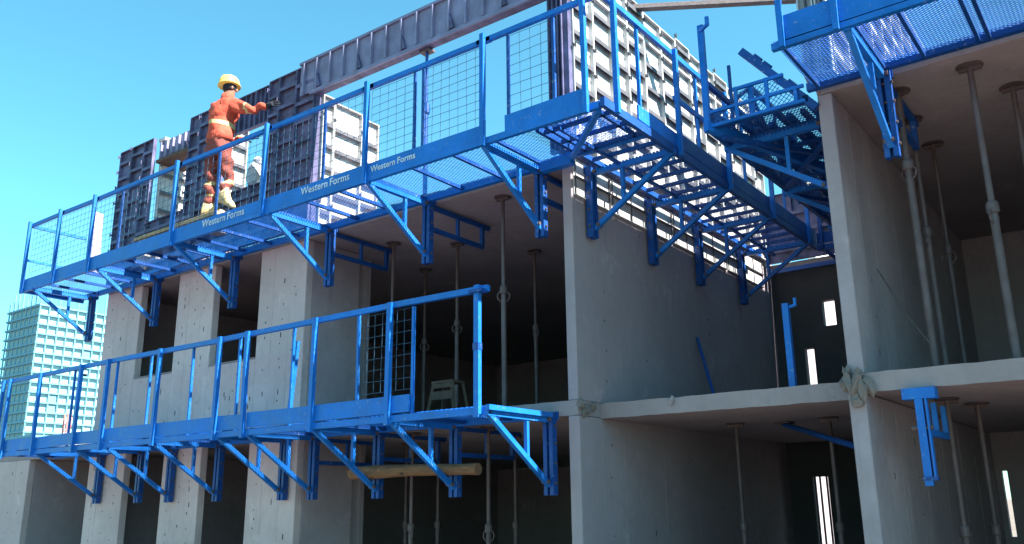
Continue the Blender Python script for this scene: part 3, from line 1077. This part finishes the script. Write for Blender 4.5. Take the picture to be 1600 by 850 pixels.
# ------------------------------------------------------------------ steel props
def prop(x, y, z0, z1, label, mat=STEEL, split=.55, r=.03, handle=True):
    t = Thing('steel_prop', label, 'steel prop', (x, y, z0), 'steel props under the slabs')
    zs = z0 + (z1 - z0) * split
    a = random.uniform(0, 3)
    t.part('base_plate', MB().box(x - .06, x + .06, y - .06, y + .06, z0, z0 + .008), mat)
    t.part('outer_tube', MB().tube((x, y, z0 + .008), (x, y, zs), r, 12), mat)
    t.part('inner_tube', MB().tube((x, y, zs - .05), (x, y, z1 - .012), r * .78, 12), mat)
    t.part('collar', MB().lathe((x, y, zs), [(r * 1.3, -.05), (r * 1.5, -.04), (r * 1.5, .03), (r * 1.25, .05)], 12), mat)
    if handle:
        mb = MB()
        n = 10
        pts = [Vector((x + (r + .045) * math.cos(a) * (1 if k < n / 2 else 1) * math.cos(2 * math.pi * k / n), y + (r + .045) * math.sin(a) * math.cos(2 * math.pi * k / n), zs - .08 + .07 * math.sin(2 * math.pi * k / n))) for k in range(n)]
        for p, q in zip(pts, pts[1:] + pts[:1]):
            mb.tube(p, q, .008, 6)
        t.part('handle', mb, mat)
    t.part('head_plate', MB().lathe((x, y, z1 - .012), [(.10, 0), (.11, .004), (.11, .012)], 14).bar((x - .09, y, z1 - .03), (x + .09, y, z1 - .03), .03, .03), mat)
    return t


F0 = Z1t
prop(-6.08, .35, F0, Z2b, 'foremost steel prop in the wide first floor opening nearest the middle bay wall')
prop(-7.79, 1.5, F0, Z2b, 'steel prop behind the step stool in the wide first floor opening')
prop(-7.14, 2.5, F0, Z2b, 'deep-set steel prop close left of the middle bay wall on the first floor')
prop(-9.1, 2.25, F0, Z2b, 'dim steel prop behind the blue bracket leg in the first floor opening')
prop(-8.48, .9, F0, Z2b, 'steel prop at the left of the first floor opening behind the wire mesh panel')
prop(-7.66, .5, .03, Z1b, 'ground floor steel prop with round handle left below the log')
prop(-6.44, .5, .03, Z1b, 'ground floor steel prop with round handle right below the log end')
prop(-9.0, 1.8, .03, Z1b, 'dim ground floor prop at the left side of the wide lower opening', handle=False)
prop(-8.38, 1.8, .03, Z1b, 'ground floor prop deep between the two props with handles', handle=False)
prop(-7.02, 1.8, .03, Z1b, 'ground floor prop deep at the right side of the wide lower opening', handle=False)
prop(-3.99, 2.0, .03, Z1b - .01, 'single prop in the centre of the middle ground floor bay', handle=False)
prop(-2.93, 2.0, .03, Z1b - .01, 'prop in the middle ground floor bay beside the right wall', handle=False)
prop(-.88, .26, F0, Z2b, 'nearest and thickest steel prop in the right bay under the slab edge', r=.034, split=.5)
prop(-.64, .93, F0, Z2b, 'steel prop at the right picture edge in the right bay', split=.5)
prop(-1.50, .38, F0, Z2b, 'steel prop with ring collar standing under the bracket leg in the right bay', r=.034, split=.72)
prop(-1.55, 1.1, F0, Z2b, 'second steel prop just behind the ring collar prop in the right bay', r=.028)
prop(-1.52, 1.9, F0, Z2b, 'third thin dim prop behind the ring collar prop in the right bay', r=.025)
prop(-1.57, 1.0, .03, Z1b - .01, 'dim ground floor prop behind the hanging blue bracket in the right bay', handle=False)
prop(-1.42, 1.6, .03, Z1b - .01, 'faint ground floor prop right of the one behind the hanging bracket', handle=False)

# ------------------------------------------------------------------ hanging bracket under the right slab
hb = Thing('hanging_bracket', 'blue T-headed bracket leg hanging under the first floor slab in the right bay', 'bracket', (-1.57, -.03, 1.8))
hb.part('head_plate', MB().box(-1.70, -1.45, -.07, .05, Z1b - .10, Z1b - .012), BLUE)
hb.part('leg', MB().box(-1.61, -1.55, -.07, -.01, 1.80, Z1b - .101).box(-1.535, -1.52, -.07, -.01, 1.86, Z1b - .101), BLUE)
hb.part('foot', MB().box(-1.62, -1.51, -.075, -.005, 1.84, 1.87), BLUE_D)
hb.part('inner_frame', MB().bar((-1.555, 0, 2.22), (-1.555, .75, 2.22), .04, .05).bar((-1.555, .35, 2.25), (-1.555, .35, 2.48), .04, .04).bar((-1.555, .72, 2.25), (-1.555, .72, 2.48), .04, .04), BLUE)
hb.part('pin', MB().tube((-1.66, -.04, 2.25), (-1.50, -.04, 2.25), .02, 8), STEEL)

# hooked post standing on the middle slab
hp = Thing('hooked_post', 'blue post with hooked top standing on the middle bay slab edge', 'steel post', (-2.80, .6, Z1t))
hp.part('post', MB().box(-2.835, -2.775, .57, .63, Z1t, 3.56), BLUE)
hp.part('hook', MB().bar((-2.775, .60, 3.52), (-2.70, .58, 3.53), .025, .025).bar((-2.705, .58, 3.52), (-2.705, .58, 3.60), .025, .025), BLUE)
hp2 = Thing('steel_post', 'narrow blue post half hidden behind the right wall on the middle slab', 'steel post', (-2.22, .62, Z1t))
hp2.part('post', MB().box(-2.235, -2.175, .60, .66, Z1t, 3.35), BLUE)
hp2.part('cap', MB().box(-2.245, -2.165, .59, .67, 3.351, 3.37), BLUE_D)
# slanted brace under the middle slab
sb = Thing('slanted_brace', 'dim blue slanted brace under the ceiling of the middle ground floor bay', 'brace', (-3.0, 1.6, 2.4))
sb.part('tube', MB().tube((-3.51, 2.24, 2.54), (-2.3, 1.05, 2.15), .03, 10), BLUE_D)
sb.part('end_plate', MB().box(-3.6, -3.42, 2.15, 2.33, 2.55, 2.565), STEEL)
# faint brace against the middle bay wall
fb = Thing('wall_brace', 'dark blue raking brace on the shaded middle bay wall', 'brace', (-4.5, 3, 2.8))
fb.part('tube', MB().tube((-4.83, 2.95, 3.80), (-4.28, 2.2, Z1t + .02), .022, 10), BLUE_D)
fb.part('shoe', MB().box(-4.36, -4.2, 2.12, 2.28, Z1t, Z1t + .02), BLUE_D)

# leftovers lying deep in the right bay
for k, (x, y, dx, hh, lab) in enumerate(((-1.05, 2.6, .16, .95, 'dim plank leaning in the dark of the right bay'), (-.72, 2.9, -.22, .75, 'shorter dim plank leaning beside another in the right bay'))):
    single('leaning_plank', MB().bar((x, y, Z1t + .02), (x + dx, y + .4, Z1t + hh), .03, .12, (0, 1, 0)), GREYWOOD, lab, 'plank')
stk = Thing('timber_stack', 'low dim stack of timber battens on the floor deep in the right bay', 'timber', (-.6, 2.2, Z1t))
for k in range(3):
    for q in range(2):
        stk.part('batten', MB().box(-1.0 + .03 * k, .2 + .05 * q, 2.1 + .13 * q, 2.2 + .13 * q, Z1t + .08 * k + .002, Z1t + .08 * k + .078), GREYWOOD)

# cable on the right wall
cb = MB()
p0, p1 = Vector((-1.985, .88, 3.83)), Vector((-1.51, .33, 2.98))
prev = p0
for k in range(1, 13):
    t = k / 12
    q = p0.lerp(p1, t) + Vector((0, 0, -.05 * math.sin(math.pi * t)))
    cb.tube(prev, q, .006, 6)
    prev = q
single('cable', cb, GREYWOOD, 'thin slack cable from the right wall face down to a prop', 'cable')

# ------------------------------------------------------------------ log on the lower brackets
lg = MB()
n, k = 16, 14
prof = []
for i in range(k + 1):
    t = i / k
    x = -7.98 + t * (7.98 - 6.02)
    r = .074 + .006 * math.sin(5 * t + 1) - .008 * t
    prof.append([(x, -.205 + r * math.cos(a_) * (1 + .05 * math.sin(3 * a_ + i)), 2.075 + .01 * math.sin(4 * t) + r * math.sin(a_) * (1 + .04 * math.cos(2 * a_ + i))) for a_ in [2 * math.pi * j / n for j in range(n)]])
vs_ = [p for ring in prof for p in ring]
fs_ = [(i * n + j, i * n + (j + 1) % n, (i + 1) * n + (j + 1) % n, (i + 1) * n + j) for i in range(k) for j in range(n)]
fs_ += [tuple(range(n)), tuple(range(k * n, (k + 1) * n))]
lg.add(vs_, fs_)
lo_ = Thing('log', 'brown peeled log lying across the brackets of the lower platform', 'log', (-7, -.3, 2.0))
lo_.part('trunk', lg, LOGM)
for xk, ak in ((-7.6, 4.2), (-7.1, 3.6), (-6.5, 4.6)):
    lo_.part('knot', MB().lathe((xk, -.205 + .07 * math.cos(ak), 2.075 + .07 * math.sin(ak)), [(.012, -.012), (.02, 0), (.012, .012)], 8), BROWN)

# ------------------------------------------------------------------ step stool in the wide opening
sx, sy = -7.0, .42
so = Thing('step_stool', 'small brown wooden step stool standing on the first floor slab', 'stool', (sx, sy, Z1t))
so.part('seat', MB().box(sx - .17, sx + .17, sy - .12, sy + .12, Z1t + .40, Z1t + .43), BROWN)
for dx in (-1, 1):
    for dy in (-1, 1):
        so.part('leg', MB().bar((sx + dx * .22, sy + dy * .14, Z1t), (sx + dx * .15, sy + dy * .10, Z1t + .40), .04, .035), BROWN)
so.part('rung', MB().box(sx - .19, sx + .19, sy - .125, sy - .10, Z1t + .20, Z1t + .30), BROWN)
so.part('rung', MB().box(sx - .16, sx + .16, sy - .118, sy - .10, Z1t + .34, Z1t + .395), BROWN)

# ------------------------------------------------------------------ odds and ends on the upper platform
single('leaning_plank', MB().bar((-13.62, -.80, ZU + .05), (-14.06, -.62, ZU + 1.22), .045, .17, (0, 1, 0)), ALU_L,
       'pale plank leaning against the forms near the left end of the upper platform', 'plank', bevel=.004)
single('timber_plank', MB().box(-12.0, -9.95, -1.06, -.72, ZU + .21, ZU + .265), TAN,
       'tan timber plank on the platform under the worker', 'plank', bevel=.004)
for i, x in enumerate((-11.8, -10.2)):
    single('timber_block', MB().box(x - .1, x + .1, -1.04, -.76, ZU + .026, ZU + .209), TAN,
           ('tan timber block under the left end of the plank', 'tan timber block under the plank below the worker')[i], 'timber block', bevel=.004)
wb = Thing('cement_bag', 'pale cement bag slumped at the foot of the forms on the platform', 'bag', (-12.55, -.5, ZU + .03))
wb.part('bag', lump((-12.55, -.5, ZU + .24), (.24, .14, .20), 5), concrete('bag_paper', (.6, .57, .5)))
wb.part('fold', lump((-12.55, -.5, ZU + .40), (.20, .05, .04), 6), concrete('bag_paper_fold', (.62, .59, .52)))
for i, (x, hgt) in enumerate(((-12.95, .95),)):
    t = Thing('form_bundle', 'pale forms stacked in the left window gap catching the sun', 'formwork', (x, .5, ZF))
    for j in range(3):
        t.part('form_panel', MB().box(x - .32 + .02 * j, x + .36, .50 + .12 * j, .56 + .12 * j, ZF + .0, ZF + 1.0 + .3 * j), ALU)
        for z in (.2, .5, .8):
            t.part('rib', MB().box(x - .30 + .02 * j, x + .34, .47 + .12 * j, .499 + .12 * j, ZF + z, ZF + z + .05), ALU_D)
rbag = Thing('rubble_sack', 'pale sack on the sill of the window gap right of the worker', 'bag', (-10.85, .3, ZF + .95))
rbag.part('bag', lump((-10.82, .22, ZF + 1.22), (.22, .16, .28), 9), concrete('sack_cloth', (.42, .45, .5)))
rbag.part('neck', lump((-10.84, .22, ZF + 1.50), (.08, .07, .06), 10), concrete('sack_neck', (.4, .43, .48)))

# ------------------------------------------------------------------ worker
def cloth(name, base, vary):
    m = paint(name, base, 0.9, 0.0, vary=vary)
    nt = m.node_tree
    b = nt.nodes['Principled BSDF']
    for l in list(b.inputs['Normal'].links):
        nt.links.remove(l)
    bump(nt, b, noise(nt, mapping(nt, (1, 1, .6)), 16, 3, .5), .6, .04)
    return m


HIVIS = cloth('hi_vis_orange', (0.44, 0.07, 0.04), .2)
TROUS = cloth('orange_work_trousers', (0.20, 0.05, 0.038), .15)
REFL = paint('reflective_tape', (0.46, 0.38, 0.18), 0.6, 0.0)
SKIN = paint('skin', (0.30, 0.14, 0.09), 0.6, 0.0)
BOOT = paint('tan_boot_leather', (0.55, 0.42, 0.22), 0.7, 0.3, splat_col=(.6, .55, .45))
HELM = paint('yellow_helmet', (0.70, 0.46, 0.10), 0.35, 0.0, vary=.08)
GLOVE = paint('dark_glove', (0.015, 0.018, 0.03), 0.8, 0.0)

WX, WY = -10.20, -.90
ZB = ZU + .265                                # plank top


def skin_mesh(name, verts, edges, root, sublev=2):
    me = bpy.data.meshes.new(name)
    me.from_pydata([v[:3] for v in verts], edges, [])
    o = bpy.data.objects.new(name, me)
    COL.objects.link(o)
    o.modifiers.new('skin', 'SKIN').use_smooth_shade = True
    sv = me.skin_vertices[0].data
    for i, v in enumerate(verts):
        r = v[3] if isinstance(v[3], tuple) else (v[3], v[3])
        sv[i].radius = r
        sv[i].use_root = (i == root)
    s = o.modifiers.new('sub', 'SUBSURF')
    s.levels = s.render_levels = sublev
    dg = bpy.context.evaluated_depsgraph_get()
    out = bpy.data.meshes.new_from_object(o.evaluated_get(dg))
    bpy.data.objects.remove(o)
    out.name = name
    return out


# joints in world coordinates (back to the camera, right arm stretched to the forms)
J = [(-10.24, -.90, 6.74, (.18, .15)),   # 0 pelvis
     (-10.23, -.90, 6.93, (.20, .155)),    # 1 waist
     (-10.22, -.88, 7.17, (.225, .155)),     # 2 chest
     (-10.21, -.87, 7.34, (.17, .11)),     # 3 upper chest
     (-10.19, -.86, 7.45, .078),           # 4 neck
     (-10.17, -.84, 7.56, .085),           # 5 head low
     (-10.165, -.835, 7.66, .09),          # 6 head
     (-10.17, -.84, 7.73, .06),            # 7 crown
     (-10.03, -.86, 7.31, .10),           # 8 r shoulder
     (-9.93, -.81, 7.25, .085),            # 9 r upper arm
     (-9.80, -.75, 7.19, .074),            # 10 r elbow
     (-9.70, -.68, 7.22, .062),            # 11 r forearm
     (-9.60, -.62, 7.25, .048),            # 12 r wrist
     (-10.43, -.88, 7.30, .095),           # 13 l shoulder
     (-10.53, -.82, 7.10, .075),           # 14
     (-10.52, -.72, 6.94, .066),           # 15 l elbow
     (-10.40, -.58, 6.92, .055),           # 16
     (-10.26, -.48, 6.98, .045),           # 17 l wrist
     (-10.34, -.92, 6.62, .125),           # 18 l hip (standing leg)
     (-10.34, -.92, 6.38, .105),           # 19 thigh
     (-10.33, -.92, 6.18, .085),           # 20 knee
     (-10.32, -.93, 5.98, .082),           # 21 calf
     (-10.31, -.93, 5.80, .072),           # 22 ankle
     (-10.14, -.90, 6.62, .125),           # 23 r hip
     (-10.10, -.86, 6.40, .105),           # 24
     (-10.08, -.80, 6.20, .085),           # 25 knee
     (-10.09, -.84, 6.03, .08),            # 26
     (-10.08, -.89, 5.90, .07)]            # 27 ankle
Ed = [(0, 1), (1, 2), (2, 3), (3, 4), (4, 5), (5, 6), (6, 7), (3, 8), (8, 9), (9, 10), (10, 11), (11, 12), (3, 13), (13, 14), (14, 15), (15, 16), (16, 17),
      (0, 18), (18, 19), (19, 20), (20, 21), (21, 22), (0, 23), (23, 24), (24, 25), (25, 26), (26, 27)]
body = skin_mesh('body', J, Ed, 0)
wk = Thing('person', 'worker in orange jacket and yellow hard hat reaching out to the forms', 'person', (WX, WY, ZB))
for mt in (HIVIS, TROUS, SKIN, REFL):
    body.materials.append(mt)
for v in body.vertices:                       # cloth folds
    c = v.co
    if c.z < 7.44:
        k = .013 * math.sin(34 * c.z + 14 * c.x + 3 * math.sin(9 * c.x)) + .012 * math.sin(21 * c.x + 25 * c.z + 17 * c.y + 2)
        v.co = c + v.normal * k
for p in body.polygons:
    c = p.center
    arm = c.x > -9.97 or (c.x < -10.46 and c.z > 6.86)
    p.use_smooth = True
    if c.z > 7.50 and abs(c.x + 10.18) < .16:
        i = 2
    elif c.z < 6.70:
        i = 3 if (6.10 < c.z < 6.15 or 5.93 < c.z < 5.97) else 1
    elif c.z < 6.78 and not arm:
        i = 1
    else:
        i = 0
        if 6.98 < c.z < 7.03 and not arm:
            i = 3
        if -9.83 < c.x < -9.79:
            i = 3
    p.material_index = i
link('body', body, None, wk.o, -wk.L)
hemm = MB().lathe((0, 0, 0), [(.20, -.10), (.222, -.085), (.215, .0), (.19, .10)], 18)
hemm.v = [(x_ * (1 + .04 * math.sin(5 * math.atan2(y_, x_))) - 10.24, y_ * .78 - .90, z_ + 6.86) for x_, y_, z_ in hemm.v]
wk.part('jacket_hem', hemm, HIVIS, smooth=True)
col_ = MB().lathe((-10.185, -.86, 7.45), [(.10, -.05), (.098, .0), (.088, .06), (.07, .062)], 14)
wk.part('collar', col_, HIVIS, smooth=True)
# face: nose, ears, jaw hinted on the side turned to the forms
fc = MB()
fc.lathe((-10.10, -.775, 7.585), [(.012, -.02), (.018, 0), (.008, .03)], 8)
for s in (-1, 1):
    fc.lathe((-10.165 + s * .075, -.845 - s * .01 - .01, 7.60), [(.012, -.03), (.02, 0), (.012, .03)], 8)
wk.part('face', fc, SKIN, smooth=True)
wk.part('hair', MB().lathe((-10.172, -.85, 7.60), [(.075, -.05), (.096, 0), (.098, .06)], 14), GLOVE, smooth=True)
# helmet
hm = MB()
hc = Vector((-10.185, -.85, 7.66))
prof = [(.152, -.014), (.153, -.004), (.138, .004), (.137, .04), (.128, .085), (.107, .122), (.072, .148), (.02, .160)]
hm.lathe((0, 0, 0), prof, 20)
M_ = Matrix.Translation(hc) @ Matrix.Rotation(R(-6), 4, 'Y') @ Matrix.Diagonal((1.0, 1.12, 1.0, 1.0))
hm.v = [tuple(M_ @ Vector(v)) for v in hm.v]
hel = wk.part('hard_hat', hm, HELM, smooth=True)
sub(hel, 'ridge', MB().bar((-10.195, -.96, 7.765), (-10.20, -.74, 7.785), .03, .06), HELM)


# gloves with fingers
def glove(wrist, fwd, side, nrm, name):
    w = Vector(wrist)
    f_, s_, n_ = Vector(fwd).normalized(), Vector(side).normalized(), Vector(nrm).normalized()
    V, E2 = [], []

    def a(p, r):
        V.append((*p, r))
        return len(V) - 1
    i0 = a(w - f_ * .03, .044)
    i1 = a(w + f_ * .03, (.048, .034))
    i2 = a(w + f_ * .085, (.05, .03))
    E2 += [(i0, i1), (i1, i2)]
    for k, ln in ((-1.5, .075), (-.5, .09), (.5, .085), (1.5, .065)):
        b = w + f_ * .10 + s_ * (k * .023)
        q = a(b, .013)
        q2 = a(b + f_ * ln * .5 + n_ * .012, .011)
        q3 = a(b + f_ * ln * .85 + n_ * .04, .009)
        E2 += [(i2, q), (q, q2), (q2, q3)]
    b = w + f_ * .03 - s_ * .055
    q = a(b, .014)
    q2 = a(b + f_ * .05 - s_ * .025 + n_ * .015, .012)
    E2 += [(i1, q), (q, q2)]
    me = skin_mesh(name, V, E2, 0, 1)
    link(name, me, GLOVE, wk.o, -wk.L)


glove((-9.585, -.61, 7.255), (.9, .35, .15), (0, -.2, 1), (.2, .7, 0), 'glove')
glove((-10.25, -.47, 6.985), (.6, .7, .3), (0, -.2, 1), (.3, .7, 0), 'glove')


# boots
def boot(ank, toe_dir, pitch, name):
    """upper, foot and sole as one shaped mesh"""
    prof_ = [(-.10, .065, .0, .10), (-.08, .075, .0, .20), (-.02, .078, .0, .26), (.05, .075, .0, .20), (.12, .078, .0, .12), (.19, .075, .0, .095), (.245, .05, .0, .06)]
    vs_, fs_ = [], []
    n = 10
    for x, w, z0, z1 in prof_:
        for j in range(n):
            t = 2 * math.pi * j / n
            vs_.append(Vector((x, w * .75 * math.cos(t), (z0 + z1) / 2 + (z1 - z0) / 2 * max(-.96, math.sin(t) * 1.05))))
    for i in range(len(prof_) - 1):
        for j in range(n):
            fs_.append((i * n + j, i * n + (j + 1) % n, (i + 1) * n + (j + 1) % n, (i + 1) * n + j))
    fs_ += [tuple(range(n)), tuple(range((len(prof_) - 1) * n, len(prof_) * n))]
    Mx = Matrix.Translation(Vector(ank)) @ Matrix.Rotation(toe_dir, 4, 'Z') @ Matrix.Rotation(pitch, 4, 'Y')
    o = wk.part(name, MB().add([Mx @ v for v in vs_], fs_), BOOT, smooth=True)
    sl = MB().box(-.10, .23, -.05, .05, -.022, -.001)
    sl.v = [tuple(Mx @ Vector(v)) for v in sl.v]
    sub(o, 'sole', sl, GLOVE, bevel=.01)


boot((-10.31, -.93, ZB + .022), R(50), 0.0, 'boot')
boot((-10.06, -.90, ZB + .14), R(8), R(24), 'boot')

# ------------------------------------------------------------------ far tower and its surroundings
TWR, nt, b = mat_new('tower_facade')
b.inputs['Base Color'].default_value = (.28, .48, .52, 1)  # distance haze put into the colour as a pale cyan
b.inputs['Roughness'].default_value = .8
TWS = paint('tower_slab', (.13, .31, .42), .8, 0, vary=.2)  # paled towards the facade tone, haze included in the colour
REDM = paint('red_steel', (.5, .16, .14), .6, 0)
tw = Thing('tower_block', 'pale far tower block under construction with gridded floors and columns', 'tower', (-283, 120, 0))
d1 = Vector((-.914, .405, 0))
Cn = Vector((0, -7.6, 0)) + d1 * 300          # nearest corner
ex, ey = Vector((.62, .785, 0)), Vector((-.86, .51, 0))
ex = Vector((0, 1, 0))
ey = Vector((-1, 0, 0))
LX, LY, HT = 30, 22, 63


def tbox(mb, a0, a1, b0, b1, z0, z1):
    P8 = []
    for z in (z0, z1):
        for aa, bb in ((a0, b0), (a1, b0), (a1, b1), (a0, b1)):
            p = Cn + ex * aa + ey * bb
            P8.append((p.x, p.y, z))
    mb.add(P8, [(0, 3, 2, 1), (4, 5, 6, 7), (0, 1, 5, 4), (1, 2, 6, 5), (2, 3, 7, 6), (3, 0, 4, 7)])


mb = MB()
tbox(mb, .8, LX - .8, .8, LY - .8, 0, HT)
tw.part('core', mb, TWR)
z = 0
while z <= HT:
    mb = MB()
    tbox(mb, -.2, LX, -.2, LY, z, z + .55)
    tw.part('floor_slab', mb, TWS)
    z += 3.0
for i in range(11):
    mb = MB()
    tbox(mb, i * 2.95, i * 2.95 + .35, -.05, .3, .56, HT + random.uniform(3, 7))
    tw.part('column', mb, TWS)
for i in range(1, 8):
    mb = MB()
    tbox(mb, -.05, .3, i * 2.95, i * 2.95 + .35, .56, HT + random.uniform(3, 7))
    tw.part('column', mb, TWS)
for k in range(26):
    i, j = random.randrange(10), random.randrange(3, 17)
    mb = MB()
    tbox(mb, i * 2.95 + .5, i * 2.95 + 2.6, .3, .78, j * 3 + .6, j * 3 + random.choice((1.4, 2.6)))
    tw.part('wall_panel', mb, random.choice((TWS, TWR, TWR)))
hs = Thing('crane_mast', 'red lattice mast standing at the foot of the far tower', 'crane', (-255, 95, 0))
Hc = Vector((0, -7.6, 0)) + Vector((-.9, .437, 0)) * 270
for dx, dy in ((0, 0), (1.8, 0), (0, 1.8), (1.8, 1.8)):
    hs.part('leg', MB().bar((Hc.x + dx, Hc.y + dy, 0), (Hc.x + dx, Hc.y + dy, 27), .35, .35), REDM)
br = MB()
for k in range(13):
    a = (Hc.x, Hc.y, 2 * k)
    c = (Hc.x + 1.8, Hc.y + 1.8, 2 * k + 2)
    br.bar(a, c, .2, .2)
    br.bar((Hc.x + 1.8, Hc.y, 2 * k), (Hc.x, Hc.y + 1.8, 2 * k + 2), .2, .2)
hs.part('bracing', br, REDM)
for k, (d, off, w, h, cl, lab) in enumerate(((230, -2, 26, 17, (.30, .34, .40), 'low grey shed with flat roof far behind the lower platform rail'),
                                             (250, 12, 16, 14.5, (.45, .30, .28), 'low reddish block far behind the left end of the lower rail'))):
    c0 = Vector((0, -7.6, 0)) + Vector((-.897, .442, 0)).normalized() * d + Vector((.44, .9, 0)) * -off
    t = Thing('far_building', lab, 'building', (c0.x, c0.y, 0))
    cl_m = paint('far_wall_tone_' + str(k), cl, .8, 0)
    t.part('wall', MB().box(c0.x - 6, c0.x + 6, c0.y - w / 2, c0.y + w / 2, 0, h), cl_m)
    t.part('roof', MB().box(c0.x - 6.3, c0.x + 6.3, c0.y - w / 2 - .3, c0.y + w / 2 + .3, h + .01, h + .5), TWS)
    for i in range(6):
        for j in range(3):
            t.part('window', MB().box(c0.x + 6.001, c0.x + 6.1, c0.y - w / 2 + 1 + i * w / 6.2, c0.y - w / 2 + 2.6 + i * w / 6.2, h - 3.5 - j * 3.5, h - 1.8 - j * 3.5), TWS)

# pale wall added so the rear opening shows white like a sun patch
nb = Thing('added_sunlit_wall', 'pale wall added in the sun to whiten the rear window of the middle bay', 'wall', (-4.5, 11, 0))
PALE = concrete('pale_render', (.75, .74, .70), .08, .05)
nb.part('wall', MB().box(-5.92, -5.75, 11.5, 14.5, 0, 9), PALE)
nb.part('coping', MB().box(-5.95, -5.72, 11.45, 14.55, 9.001, 9.1), CONC_S)
